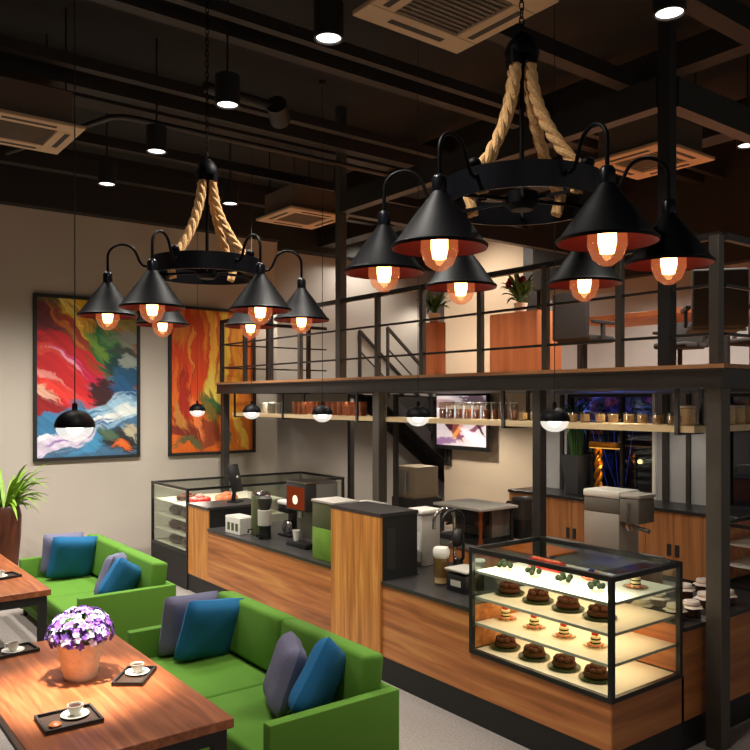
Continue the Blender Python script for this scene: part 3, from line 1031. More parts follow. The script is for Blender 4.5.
def berry_cake(loc, label):
    p = thing('glass_plate', loc, 'pinkish plate under the ' + label.replace('strawberry-topped cake on the ', '').replace(' of the lit case, ', ' berry cake, '), 'plate', 'small glass cake plates')
    M().lathe([(0, 0), (.05, 0), (.088, .01), (.086, .012), (.05, .006), (0, .006)], seg=26).obj('dish', cupglass_m, p)
    t = thing('strawberry_cake', (loc[0], loc[1], loc[2] + .0065), label, 'cake', 'strawberry cakes in the lit case')
    M().lathe([(0, 0), (.032, 0), (.034, .005), (.034, .068), (.03, .072), (0, .072)], seg=22).obj('sponge', cream_m, t)
    M().lathe([(.0345, .02), (.036, .024), (.0345, .03)], seg=22).lathe([(.0345, .046), (.036, .05), (.0345, .056)], seg=22).obj('filling', greenfood, t)
    q = M()
    for a in range(3):
        q.ball((.014 * math.cos(a * 2.1), .014 * math.sin(a * 2.1), .084), .014, .014, .016, 10, 7)
    q.obj('strawberry_topping', berry_m, t)
    q = M()
    for a in range(9):
        q.ball((.05 * math.cos(a * .7), .05 * math.sin(a * .7), .0095), .011, .009, .009, 8, 6)
    q.obj('fruit_ring', salmon_m, t)


def canape(loc, label, i):
    t = thing('canape', loc, label, 'pastry', 'small herb canapes on the top shelf')
    M().lathe([(0, 0), (.03, 0), (.04, .02), (.03, .024), (0, .024)], seg=18).obj('pastry_cup', cream_m, t)
    q = M()
    for a in range(5):
        q.ball((.045 * math.cos(a * 1.26 + i), .045 * math.sin(a * 1.26 + i), .042 + .008 * (a % 2)), .026, .016, .022, 8, 6)
    q.ball((0, .01, .062), .022, .018, .03, 8, 6)
    q.obj('herb_topping', greenfood, t)


Z0 = .542
YS = (4.215, 3.925, 3.645, 3.37)
PL = ('first', 'second', 'third', 'fourth')
for i, y in enumerate(YS):
    canape((4.45, y - .03, Z0 + .6365), 'tiny herb canape on the top shelf of the lit case, %s from the left' % PL[i], i)
    choc_cake((4.53, y, Z0 + .4365), i, 'chocolate cake on the second shelf of the lit case, %s from the left' % PL[i])
    berry_cake((4.51, y + .02, Z0 + .2365), 'strawberry-topped cake on the third shelf of the lit case, %s from the left' % PL[i])
    choc_cake((4.475, y - .01, Z0 + .0285), i + 10, 'chocolate cake on the bottom shelf of the lit case, %s from the left' % PL[i])
berry_cake((4.76, 3.24, Z0 + .6365), 'orange cake at the right end of the lit top shelf')
r = thing('cake_log', (4.74, 4.02, Z0 + .6365), 'long red cake log at the back of the lit top shelf', 'cake', rz=-.05)
M().box(-.05, .05, -.17, .17, 0, .07, .025, 3).obj('log', berry_m, r)
M().box(-.02, .02, -.15, .15, .07, .08, .004).obj('icing', salmon_m, r)
r = thing('salmon_pastry', (4.74, 3.6, Z0 + .6365), 'pale salmon pastry at the back of the lit top shelf', 'pastry')
q = M()
for a in range(6):
    q.ball((.05 * math.cos(a), .05 * math.sin(a * 1.1), .025), .04, .03, .025, 10, 7)
q.obj('slices', salmon_m, r)
M().ball((0, 0, .06), .03, .02, .015, 8, 6).obj('garnish', greenfood, r)

# jars with cloth lids on the return
JP = [(5.85, 3.53), (6.13, 3.52), (5.40, 3.20), (5.72, 3.27), (5.44, 3.50), (5.93, 3.22), (5.16, 3.46), (5.22, 3.22)]
JL = ['left jar of the back row beside the column', 'right jar of the back row beside the column', 'front jar right beside the lit case corner', 'front jar just left of the column', 'jar behind the front corner of the lit case',
      'jar just right of the column', 'jar seen through the lit case glass, farther one', 'jar seen through the lit case glass, nearer one']
for i, ((x, y), l) in enumerate(zip(JP, JL)):
    j = thing('jam_jar', (x, y, CT + .0005), 'dark jam jar with white cloth cap, ' + l, 'jar', 'cloth-topped jars on the counter return', i * .7)
    M().lathe([(0, 0), (.06, 0), (.068, .01), (.068, .07), (.055, .085), (0, .085)], seg=22).obj('glass_jar', coffee_m, j)
    t = bmesh.new()
    M_ = M()
    prof = [(0, .118), (.058, .114), (.064, .095), (.058, .085), (.083, .068)]
    seg = 24
    rings = []
    for r_, z_ in prof:
        rings.append([M_.bm.verts.new(((r_ + (.008 * math.sin(6 * 2 * PI * k / seg) if r_ > .07 else 0)) * math.cos(2 * PI * k / seg), (r_ + (.008 * math.sin(6 * 2 * PI * k / seg) if r_ > .07 else 0)) * math.sin(2 * PI * k / seg), z_)) for k in range(seg)] if r_ > 0 else [M_.bm.verts.new((0, 0, z_))])
    for a_, b2 in zip(rings, rings[1:]):
        for k in range(seg):
            if len(a_) == 1:
                M_.bm.faces.new((a_[0], b2[k], b2[(k + 1) % seg]))
            else:
                M_.bm.faces.new((a_[k], b2[k], b2[(k + 1) % seg], a_[(k + 1) % seg]))
    M_.obj('cloth_cap', cloth_m, j)
    M().lathe([(.0585, .083), (.061, .086), (.0585, .089)], seg=22).obj('string', gold_m, j)

rk = thing('counter_rack', (6.46, 3.15, CT + .0005), 'black framed rack with pale shelves at the right edge of the counter return', 'rack')
bars(M(), .6, .45, 0, .55, .03).obj('frame', black_m, rk, False)
for z in (.18, .36):
    M().box(.031, .569, .031, .419, z, z + .015).obj('shelf', white_m, rk, False)
M().box(.031, .569, .425, .44, .03, .52).obj('back_panel', wood_counter, rk, False)

# ------------------------------------------------------------------ counter equipment, far section (left to right)
def eq(name, x, y, label, cat, z=CT, rz=0.0):
    return thing(name, (x, y, z + .0005), label, cat, rz=rz)


t = eq('payment_tablet', 4.78, 9.32, 'dark payment screen on a stand on the raised counter end', 'screen', 1.14, .5)
M().box(-.07, .07, -.08, .08, 0, .015).obj('foot', black_m, t, False)
M().bar((0, .03, .015), (0, .0, .25), .04).obj('stand', black_m, t, False)
mx = Matrix.Translation((0, 0, .3)) @ Matrix.Rotation(-.25, 4, 'X')
M().box(-.12, .12, -.012, .012, -.17, .2, .006, mx=mx).obj('screen', black_m, t)
M().ball((0, -.035, .33), .02, .01, .02).obj('emblem', ltgrey_m, t)

t = eq('straw_carton', 4.42, 8.5, 'white printed carton at the left end of the sunken counter', 'carton', rz=.05)
M().box(-.10, .10, -.17, .17, 0, .2, .004, 1).obj('box', white_m, t, False)
q = M()
for k in range(3):
    q.box(-.103, -.1003, -.13 + k * .095, -.07 + k * .095, .04, .13)
q.obj('print', olive_m, t, False)
M().box(-.09, .09, -.16, .16, .2, .207).obj('lid', ltgrey_m, t, False)

t = eq('napkin_stack', 4.85, 8.75, 'stack of white napkins behind the printed carton', 'napkins')
for k in range(3):
    M().box(-.09, .09, -.09, .09, k * .05, k * .05 + .047, .004, 1).obj('bundle', white_m, t, False)

t = eq('coffee_urn', 4.55, 8.22, 'tall olive steel coffee urn right of the printed carton', 'urn')
M().lathe([(0, 0), (.105, 0), (.11, .02), (.11, .46), (.1, .48), (0, .485)], seg=28).obj('body', olive_m, t)
M().lathe([(.112, .44), (.118, .45), (.112, .5), (.05, .525), (0, .53)], seg=28).obj('lid', chrome_m, t)
M().tube([(-.11, 0, .08), (-.16, 0, .08), (-.165, 0, .04)], .012).obj('tap', black_m, t)

t = eq('coffee_grinder', 4.46, 7.96, 'black coffee grinder with a white band beside the olive urn', 'grinder')
M().lathe([(0, 0), (.08, 0), (.075, .03), (.07, .15), (.072, .155)], seg=24, cap=True).obj('base', black_m, t)
M().lathe([(.074, .155), (.08, .16), (.08, .33), (.074, .335)], seg=24, cap=True).obj('band', ltgrey_m, t)
M().lathe([(.06, .336), (.085, .42), (.088, .47), (.05, .49), (0, .49)], seg=24).obj('hopper', steel_m, t)
M().bar((0, -.07, .05), (-.13, -.02, .05), .03).obj('handle', black_m, t, False)

t = eq('filter_coffee_maker', 4.80, 7.95, 'small filter coffee maker with white lid beside the grinder', 'coffee maker')
M().box(-.1, .1, -.13, .13, 0, .03, .005).obj('base', black_m, t)
M().box(.04, .1, -.12, .12, .03, .36, .005).obj('tower', steel_m, t)
M().box(-.1, .1, -.12, .12, .28, .37, .01).obj('head', black_m, t)
M().box(-.105, .105, -.13, .13, .372, .42, .012).obj('lid', white_m, t)
M().lathe([(0, .032), (.06, .032), (.075, .08), (.065, .16), (.05, .18), (.048, .18), (.06, .155), (.07, .08), (0, .04)], (-.03, 0, 0), 22).obj('jug', chrome_m, t)

t = eq('espresso_machine', 4.66, 7.28, 'tall coffee machine with a glowing red front panel', 'coffee machine')
M().box(-.06, .22, -.2, .2, 0, .70, .008).obj('body', grey_m, t)
M().box(-.2, -.06, -.2, .2, .4, .70, .008).obj('head', steel_m, t)
M().box(-.204, -.2, -.18, .18, .42, .66).obj('lit_panel', redlit_m, t, False)
M().lathe([(0, 0), (.05, 0), (.05, .004), (0, .004)], seg=24, mx=Matrix.Translation((-.2045, .0, .52)) @ Matrix.Rotation(-PI / 2, 4, 'Y')).obj('lit_dial', whitelit_m, t)
M().box(-.2, -.061, -.2, .2, 0, .06, .005).obj('drip_tray', black_m, t)
M().cyl((-.13, 0, .32), (-.13, 0, .4), .025).obj('spout', chrome_m, t)
M().box(-.203, .22, -.205, .205, .702, .72, .004, 1).obj('lid', chrome_m, t, False)
tp = thing('paper_cup', (4.52, 7.36, CT + .0615), 'pale paper cup under the red-lit coffee machine', 'cup')
M().lathe([(0, 0), (.03, 0), (.042, .11), (.04, .11), (.028, .005), (0, .005)], seg=22).obj('body', white_m, tp)
M().lathe([(.0425, .105), (.045, .11), (.0425, .114)], seg=22).obj('rim', white_m, tp)

t = eq('grey_brewer', 4.95, 6.72, 'grey steel brewer box between the red-lit machine and the green box', 'coffee machine')
M().box(-.2, .2, -.18, .18, 0, .48, .01).obj('body', grey_m, t)
M().box(-.21, .21, -.19, .19, .482, .505, .004).obj('lid', ltgrey_m, t)
M().box(-.206, -.2005, -.13, .13, .3, .42).obj('panel', black_m, t, False)
M().box(-.23, -.2005, -.1, .1, .1, .14).obj('drip_ledge', black_m, t, False)

t = eq('green_steel_box', 4.46, 6.52, 'leaf-green and steel box beside the tall wooden counter box', 'box')
M().box(-.15, .15, -.19, .19, 0, .32, .004).obj('lower_body', green_lt, t)
M().box(-.15, .15, -.19, .19, .321, .575, .004).obj('upper_body', olive_m, t)
M().box(-.16, .16, -.2, .2, .576, .6, .004).obj('lid', ltgrey_m, t)

# ------------------------------------------------------------------ counter equipment, near section
t = eq('milk_dispenser', 5.0, 5.68, 'white milk dispenser behind the black side of the tall box', 'dispenser', z=CT) if False else None
t = eq('milk_dispenser', 5.02, 5.80, 'white milk dispenser right of the tall wooden box', 'dispenser')
M().box(-.12, .12, -.11, .11, 0, .5, .015).obj('body', ltgrey_m, t)
M().box(-.13, .13, -.12, .12, .502, .545, .01).obj('lid', white_m, t)
M().box(-.126, -.12, -.09, .09, .05, .33).obj('front_panel', white_m, t, False)
M().box(-.16, -.12, -.03, .03, .34, .38).obj('tap', chrome_m, t, False)

t = eq('syrup_tap', 5.12, 5.42, 'curved chrome and black tap stand beside the milk dispenser', 'tap')
M().lathe([(0, 0), (.08, 0), (.075, .03), (.05, .05), (.045, .1)], seg=22, cap=True).obj('base', black_m, t)
for dy, mm, nm in ((-.07, black_m, 'black_pipe'), (.05, chrome_m, 'chrome_pipe')):
    M().tube([(0, dy * .3, .08)] + [(0, dy, .12 + .36 * k / 6) for k in range(7)] + [(-.13 + .13 * math.cos(a), dy, .48 + .1 * math.sin(a)) for a in [PI * k / 8 for k in range(1, 9)]] + [(-.26, dy, .40)], .016, 10).obj(nm, mm, t)
M().ball((-.02, -.01, .3), .06, .06, .09).obj('valve', steel_m, t)
M().bar((-.1, .0, .25), (-.02, .0, .3), .02).obj('lever', chrome_m, t, False)

t = eq('latte_glass', 4.58, 5.06, 'tall latte glass with white foam on the counter', 'glass')
M().lathe([(0, 0), (.06, 0), (.064, .01), (.07, .26), (.066, .26), (.058, .02), (0, .02)], seg=26).obj('glass', cupglass_m, t)
M().lathe([(0, .021), (.057, .021), (.064, .235), (0, .235)], seg=24).obj('coffee', latte_m, t)
M().lathe([(.066, .236), (.074, .27), (.074, .30), (.06, .325), (0, .33)], seg=26).obj('foam', white_m, t)
M().lathe([(0, .02), (.0585, .021), (.0595, .07), (0, .07)], seg=24).obj('milk_layer', cream_m, t)
t = thing('round_tray', (4.56, 5.06, CT + .0002), 'flat black round mat near the latte glass', 'mat') if False else None

t = eq('small_scale', 4.60, 4.78, 'small black scale with a pale square plate beside the lit case', 'scale')
M().box(-.11, .11, -.12, .12, 0, .15, .012).obj('body', black_m, t)
M().box(-.12, .12, -.13, .13, .17, .19, .006).obj('plate', ltgrey_m, t)
M().cyl((0, 0, .148), (0, 0, .171), .03).obj('stem', chrome_m, t)
M().box(-.114, -.11, -.06, .06, .05, .1).obj('display', ltgrey_m, t, False)
t = eq('paper_cup', 5.0, 5.02, 'white paper cup behind the small black scale', 'cup')
M().lathe([(0, 0), (.04, 0), (.055, .16), (.052, .16), (.036, .006), (0, .006)], seg=22).obj('body', ltgrey_m, t)
M().lathe([(.0555, .15), (.06, .16), (.05, .175), (0, .175)], seg=22).obj('lid', white_m, t)

# on the back work counter
t = eq('flat_top_machine', 6.35, 6.35, 'wide espresso machine with flat steel top and copper leg', 'coffee machine')
M().box(-.3, .3, -.30, .48, .385, .415, .005).obj('cup_plate', ltgrey_m, t)
M().box(-.02, .27, -.2, .45, .06, .384, .01).obj('body', grey_m, t)
M().box(-.25, .27, -.2, .45, .0, .06, .006).obj('drip_tray', black_m, t)
M().box(-.26, -.02, -.16, .44, .2, .384, .01).obj('group_head', black_m, t)
M().lathe([(.02, 0), (.03, .02), (.018, .1), (.024, .22), (.018, .3), (.03, .384)], (-.24, -.24, 0), 16, cap=True).obj('copper_leg', copper_m, t)
M().lathe([(.02, 0), (.03, .02), (.018, .1), (.024, .22), (.018, .3), (.03, .384)], (.24, -.25, 0), 16, cap=True).obj('rear_leg', black_m, t)
for y in (-.1, .2):
    M().tube([(-.15, y, .22), (-.34, y, .2)], .014).obj('portafilter', black_m, t)

t = eq('thermal_jug', 6.9, 6.22, 'black cylindrical thermal jug on the back work counter', 'jug')
M().lathe([(0, 0), (.12, 0), (.122, .02), (.122, .22)], seg=28, cap=True).obj('lower_body', black_m, t)
M().lathe([(.12, .221), (.118, .4), (.124, .42), (.124, .45), (.1, .47), (0, .475)], seg=28).obj('upper_body', steel_m, t)
M().tube([(-.03, .12, .40), (-.04, .19, .40), (-.045, .21, .36)], .015).obj('handle', black_m, t)

t = eq('grey_ice_cream_machine', 6.88, 4.95, 'big grey machine with white top and side control box behind the lit case', 'machine')
M().box(-.17, .17, -.19, .24, 0, .45, .008).obj('base', ltgrey_m, t)
M().box(-.17, .17, -.19, .24, .452, .60, .008).obj('band', grey_m, t)
M().box(-.18, .18, -.2, .25, .602, .68, .02).obj('top_cover', white_m, t)
M().box(-.17, .10, -.42, -.192, .38, .62, .012).obj('control_box', grey_m, t)
M().box(-.175, .11, -.43, -.19, .622, .67, .02).obj('control_box_lid', ltgrey_m, t)
for z in (.57, .53, .49, .45, .41):
    M().cyl((-.17, -.30, z), (-.185, -.30, z), .013).obj('dial', chrome_m, t)
M().tube([(-.1, -.28, .38), (-.1, -.3, .34), (-.12, -.5, .32)], .022).obj('spout', grey_m, t)
M().lathe([(.04, .30), (.05, .33), (.05, .38)], (-.1, -.27, 0), 18, cap=True).obj('nozzle', chrome_m, t)

t = eq('orange_reflection_board', 6.42, 5.55, 'added orange board standing in for a reflection in the case glass', 'board')  # added board, its orange imitates a reflection in the glass top
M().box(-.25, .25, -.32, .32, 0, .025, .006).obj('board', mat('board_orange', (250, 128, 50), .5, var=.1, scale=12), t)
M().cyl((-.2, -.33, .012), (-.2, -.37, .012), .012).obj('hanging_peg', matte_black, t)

t = thing('microwave_box', (8.5, 10.0, 0), 'grey appliance on a dark stand below the staircase', 'appliance')
M().box(-.28, .28, -.32, .32, 0, .86, .004).obj('stand', matte_black, t, False)
M().box(-.25, .25, -.26, .26, .862, 1.38, .01).obj('body', mat('taupe', (128, 112, 92), .5), t)
M().box(-.256, -.2505, -.1, .24, .92, 1.32).obj('door', grey_m, t, False)
M().box(-.28, -.256, -.06, -.04, .95, 1.28).obj('handle', chrome_m, t, False)

t = thing('wall_phone', (10.39, 11.25, 1.45), 'dark wall intercom at the left edge of the beige wall', 'intercom')
M().box(-.06, 0, -.08, .08, -.25, .12, .01).obj('body', steel_m, t)
M().box(-.09, -.06, -.03, .03, -.2, .08, .008).obj('handset', black_m, t)

# on the back worktop
t = thing('potted_plant', (10.02, 7.9, 1.0005), 'dark square pot with tall leaves by the night window', 'plant')
M().lathe([(0, 0), (.16, 0), (.165, .01), (.235, .62), (.22, .62), (.2, .56), (0, .56)], seg=4, mx=Matrix.Rotation(PI / 4, 4, 'Z')).obj('pot', potblack_m, t, False)
g = M()
rs = random.Random(9)
for k in range(18):
    a = rs.uniform(0, 2 * PI)
    M_p = (.06 * math.cos(a), .06 * math.sin(a))
    g.tube([(M_p[0], M_p[1], .5), (M_p[0] * 1.6, M_p[1] * 1.6, .8), (M_p[0] * 2.2, M_p[1] * 2.2, 1.12)], .011, 6)
g.obj('stems', leaf_dk, t)
g = M()
for k in range(70):
    a = rs.uniform(0, 2 * PI)
    g.blade((.1 * math.cos(a), .1 * math.sin(a), rs.uniform(1.0, 1.32)), (math.cos(a), math.sin(a)), rs.uniform(.16, .3), .05, rs.uniform(.2, .9), .6)
g.obj('leaves', leaf_dk, t)

t = thing('golden_lamp', (10.05, 7.5, 1.0005), 'golden table lamp with twisted stem and flat top by the window', 'lamp')
M().lathe([(0, 0), (.1, 0), (.09, .02), (.03, .04)], seg=22, cap=True).obj('base', gold_m, t)
q = M()
for ph in (0, PI):
    q.tube([(.035 * math.cos(ph + k * .4), .035 * math.sin(ph + k * .4), .03 + k * .022) for k in range(33)], .034, 8)
q.obj('twisted_stem', gold_m, t)
M().box(-.06, .06, -.36, .14, .75, .84, .01).obj('shade', gold_m, t)
M().box(-.05, .05, -.35, .13, .744, .749).obj('lit_underside', emis('gold_glow', (255, 190, 90), 1.5), t, False)
lamp('POINT', (10.0, 7.36, 1.5), 1.5, (1, .6, .25), .04, name='golden_lamp_light')

# garden outside the window
g = M()
rs = random.Random(2)
for k in range(260):
    x, y, z = rs.gauss(0, .35), rs.gauss(0, .7), rs.uniform(1.9, 2.9)
    a = rs.uniform(0, 2 * PI)
    g.blade((x, y, z), (math.cos(a), math.sin(a)), rs.uniform(.2, .45), .13, .7, .5, 4)
for k in range(4):
    g.tube([(rs.gauss(0, .1), rs.gauss(0, .2), 0), (rs.gauss(0, .2), rs.gauss(0, .4), 2.2)], .008, 6)
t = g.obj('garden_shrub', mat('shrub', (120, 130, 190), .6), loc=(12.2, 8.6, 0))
tag(t, 'blue-lit shrub outside the dark window', 'shrub')
lamp('SPOT', (11.2, 8.4, .4), 800, (.16, .25, 1), .1, (0, math.radians(145), math.radians(15)), 1.6, name='garden_light')


# ================================================================== HANGING SHELF UNDER THE MEZZANINE
hs = thing('hanging_shelf', (5.44, 3.2, 2.245), 'long pale wood shelf hung in black frames under the mezzanine', 'shelf')
M().box(0, .32, 0, 7.5, 0, .05).box(.32, 2.4, .0, .3, 0, .05).obj('board', wood_shelf, hs, False)
for y in (3.335, 5.13, 7.48, 9.2, 10.6):
    yy = y - 3.2
    M().box(-.022, 0, yy - .016, yy + .016, -.02, .335).box(.322, .344, yy - .016, yy + .016, -.02, .335).box(0, .322, yy - .016, yy + .016, -.02, -.001).obj('hanger', black_m, hs, False)
for xx in (1.0, 2.2):
    M().box(xx - .016, xx + .016, -.022, 0, -.02, .335).box(xx - .016, xx + .016, .302, .324, -.02, .335).box(xx - .016, xx + .016, 0, .302, -.02, -.001).obj('hanger', black_m, hs, False)
ZS = 2.2955


def mug(loc):
    t = thing('glass_mug', loc, '', 'mug', 'glass mugs on the hanging shelf')
    M().lathe([(0, 0), (.04, 0), (.044, .01), (.046, .09), (.043, .09), (.04, .012), (0, .012)], seg=20).obj('glass', cupglass_m, t)
    M().lathe([(0, .013), (.0395, .013), (.041, .074), (0, .074)], seg=18).obj('contents', gilt_box, t)
    M().tube([(0, -.045, .075), (0, -.072, .07), (0, -.074, .03), (0, -.044, .02)], .005, 6).obj('handle', cupglass_m, t)
    return t


first = None
ys = [5.0, 4.86, 4.72, 4.55, 4.42, 4.29, 4.13, 4.0, 3.85, 3.72, 3.58, 3.45]
for i, y in enumerate(ys):
    lb = 'small glass mug on the hanging shelf above the lit case, %s from the column end' % ORD[len(ys) - 1 - i]
    if first is None:
        first = mug((5.56, y, ZS))
        first['label'] = lb
    else:
        dup(first, (5.56, y, ZS), label=lb)


def tumbler(loc):
    t = thing('drink_tumbler', loc, '', 'tumbler', 'tall drink tumblers on the hanging shelf')
    M().lathe([(0, 0), (.036, 0), (.042, .17), (.039, .17), (.033, .008), (0, .008)], seg=20).obj('glass', cupglass_m, t)
    M().lathe([(0, .009), (.0325, .009), (.0365, .10), (0, .10)], seg=18).obj('drink', tan_drink, t)
    M().lathe([(.0425, .163), (.0445, .168), (.0425, .173)], seg=20).obj('rim', china_m, t)
    return t


first = None
for i in range(9):
    y = 6.12 - i * .125
    lb = 'tall tumbler of brown drink in front of the television, %s from the left' % ORD[i]
    if first is None:
        first = tumbler((5.56, y, ZS))
        first['label'] = lb
    else:
        dup(first, (5.56, y, ZS), label=lb)


def woodcup(loc):
    t = thing('wooden_beaker', loc, '', 'beaker', 'brown beakers on the hanging shelf')
    M().lathe([(0, 0), (.044, 0), (.05, .17), (.046, .17), (.04, .008), (0, .008)], seg=20).obj('cup', cupwood_m, t)
    M().lathe([(.0475, .11), (.0495, .115), (.0486, .135)], seg=20).obj('band', tan_drink, t)
    return t


first = None
for i in range(14):
    y = 9.1 - i * .118
    lb = 'brown wooden beaker on the hanging shelf left of the steel column, %s from the left' % ORD[i]
    if first is None:
        first = woodcup((5.58, y, ZS))
        first['label'] = lb
    else:
        dup(first, (5.58, y, ZS), label=lb)
for i, (x, y, rot) in enumerate([(5.58, 9.75, 0), (5.58, 9.55, 0), (5.56, 9.95, 0), (5.62, 3.36, 0), (6.2, 3.35, 0), (6.36, 3.35, 0), (6.55, 3.35, 0)]):
    lb = ['pale canister on the hanging shelf, middle of three near the far end', 'pale canister on the hanging shelf next to the brown beakers', 'pale canister on the hanging shelf nearest the far end',
          'cork canister on the shelf corner left of the column', 'cork canister just right of the column', 'second cork canister right of the column', 'third cork canister right of the column'][i]
    t = thing('canister', (x, y, ZS), lb, 'canister', 'canisters on the hanging shelf')
    M().lathe([(0, 0), (.052, 0), (.056, .01), (.056, .13), (.05, .135)], seg=22, cap=True).obj('body', gilt_box if i > 2 else ltgrey_m, t)
    M().lathe([(.057, .1355), (.058, .15), (.03, .158), (0, .158)], seg=22).obj('lid', cloth_m if i > 2 else white_m, t)


# ================================================================== PENDANTS
def pendant(x, y, label):
    t = thing('dome_pendant', (x, y, 2.33), label, 'pendant lamp', 'black dome pendants')
    n = 10
    prof = [(.118, 0)] + [(.118 * math.cos(a), .105 * math.sin(a)) for a in [PI / 2 * k / n for k in range(1, n)]] + [(.016, .108), (.016, .14), (.006, .15)]
    inner = [(.006, .10)] + [(.111 * math.cos(a), .097 * math.sin(a)) for a in [PI / 2 * k / n for k in range(n - 1, 0, -1)]] + [(.111, 0), (.118, 0)]
    M().lathe(prof + inner, seg=32).obj('dome_shade', lampblack, t)
    M().lathe([(.105, .0)] + [(.108 * math.cos(a), -.085 * math.sin(a)) for a in [PI / 2 * k / n for k in range(1, n)]] + [(0, -.085)], seg=28).obj('glass_bowl', pendglass_m, t)
    M().ball((0, 0, .0), .05, .05, .045, 16, 10).obj('bulb', pendbulb_m, t)
    M().cyl((0, 0, .14), (0, 0, ZC - 2.34), .0035, seg=6).obj('cord', matte_black, t)
    M().cyl((0, 0, ZC - 2.37), (0, 0, ZC - 2.33), .04).obj('ceiling_rose', matte_black, t)
    lamp('SPOT', (x, y, 2.26), E_PEND * (13 if x < 2 else .55), (1, .88, .70), .03, (0, 0, 0), math.radians(50 if x < 2 else 110), .9, name='pendant_light')
    lamp('POINT', (x, y, 2.31), E_PEND * .22, (1, .88, .72), .05, name='pendant_light')


pendant(4.75, 3.95, 'dome pendant right above the lit display case')
pendant(4.75, 5.57, 'dome pendant in front of the television and shelf tumblers')
pendant(4.75, 7.19, 'dome pendant in front of the brown beakers')
pendant(4.75, 8.81, 'dome pendant before the left end of the hanging shelf')
pendant(4.75, 10.43, 'dome pendant in front of the orange painting')
pendant(1.41, 4.83, 'dome pendant hanging above the purple flower pot')


# ================================================================== DOWNLIGHTS, AIR CONDITIONERS
def downlight(x, y, label, e=1.0, tilt=0):
    t = thing('ceiling_downlight', (x, y, 4.9), label, 'downlight', 'black cylinder downlights')
    M().lathe([(.085, .0), (.1, 0), (.1, .24), (0, .24)], seg=26).lathe([(.085, 0), (.085, .03), (0, .031)], seg=26).obj('housing', matte_black, t)
    M().lathe([(0, .012), (.083, .012)], seg=26).obj('lens', down_m, t)
    M().cyl((0, 0, .24), (0, 0, ZC - 4.9), .01, seg=8).obj('stem', matte_black, t)
    lamp('SPOT', (x, y, 4.89), E_DOWN * e, (1, .94, .86), .06, (math.radians(tilt), 0, 0), math.radians(120), .9, name='downlight_beam')


downlight(2.91, 4.33, 'cylinder downlight nearest the large air conditioner')
downlight(2.91, 5.81, 'cylinder downlight left of the ceiling stub pipe')
downlight(2.91, 7.32, 'cylinder downlight between the left air conditioner and small chandelier')
downlight(2.91, 8.77, 'cylinder downlight nearest the picture wall', 2.0, 10)
downlight(4.41, 8.73, 'cylinder downlight just right of the small chandelier ropes', 2.2, 10)
downlight(4.41, 2.76, 'cylinder downlight at the top right of the picture', .35)
downlight(7.30, 3.75, 'cylinder downlight at the right edge above the mezzanine')
# the same grid of ceiling downlights goes on where the photo does not look
for x, y, e, tl in ((1.4, 8.8, 2.0, 10), (1.4, 5.9, .5, 0), (1.4, 2.8, 1.0, 0), (-.4, 8.8, 1.8, 10)):
    lamp('SPOT', (x, y, 4.89), E_DOWN * e, (1, .94, .86), .06, (math.radians(tl), 0, 0), math.radians(120), .9, name='downlight_beam')
# added fill lamps without fixtures, under the deck and on the mezzanine
for x, y, e in ((9.2, 10.2, 30), (8.6, 7.4, 12), (6.3, 5.4, 9), (8.2, 4.8, 9), (6.6, 9.0, 14), (8.0, 11.0, 10), (5.6, 3.95, 2.2), (5.6, 4.75, 2.2), (5.6, 5.6, 2.2), (5.6, 6.5, 2), (5.6, 7.8, 2), (5.6, 8.7, 2), (5.6, 9.8, 1.5), (9.5, 6.1, 9), (9.4, 8.5, 9)):
    lamp('SPOT', (x, y, 2.55), e * 4.5, (1, .9, .76), .08, (0, 0, 0), math.radians(140), .6, name='deck_fill')  # added to brighten the cup shelf and the back panels
for x, y, e in ((9.0, 10.4, 30), (9.3, 9.7, 22), (8.9, 6.4, 90), (9.0, 4.4, 90), (7.0, 11.0, 60), (6.4, 7.6, 60), (6.4, 5.0, 55), (10.5, 11.9, 20)):
    lamp('SPOT', (x, y, 4.6), e * 2.4, (1, .89, .76), .1, (0, 0, 0), math.radians(140), .7, name='mezzanine_fill')  # added to brighten the upstairs walls and furniture
lamp('SPOT', (8.9, 10.0, 5.5), 190, (1, .89, .76), .1, (0, -math.radians(25), 0), math.radians(130), .8, name='mezzanine_fill')  # added wash for the beige upper wall
lamp('SPOT', (8.9, 11.6, 5.5), 120, (1, .91, .80), .1, (math.radians(15), 0, 0), math.radians(130), .8, name='mezzanine_fill')  # added wash for the rear wall


def aircon(x, y, label, s=.9):
    t = thing('ceiling_air_conditioner', (x, y, 4.9), label, 'air conditioner', 'square ceiling air conditioners')
    h = s / 2
    p = M()
    p.box(-h, h, -h, -h * .58, 0, .035, .006, 1).box(-h, h, h * .58, h, 0, .035, .006, 1).box(-h, -h * .58, -h * .58, h * .58, 0, .035, .006, 1).box(h * .58, h, -h * .58, h * .58, 0, .035, .006, 1)
    p.obj('panel', ac_m, t)
    g = M().box(-h * .58, h * .58, -h * .58, h * .58, .02, .03)
    for k in range(12):
        yy = -h * .54 + k * h * 1.08 / 11
        g.box(-h * .56, h * .56, yy - .006, yy + .006, .008, .02)
    g.obj('grille', ac_grille, t, False)
    for a in range(4):
        mx = Matrix.Rotation(a * PI / 2, 4, 'Z')
        M().box(-h * .5, h * .5, h * .74, h * .84, -.003, .0, mx=mx).obj('louvre', matte_black, t, False)
    M().box(-h * .8, h * .8, -h * .8, h * .8, .036, .34).obj('casing', ac_box, t, False)
    q = M()
    for sx in (-1, 1):
        for sy in (-1, 1):
            q.cyl((sx * h * .7, sy * h * .7, .34), (sx * h * .7, sy * h * .7, ZC - 4.9), .008, seg=6)
    q.obj('hanger_rods', matte_black, t)


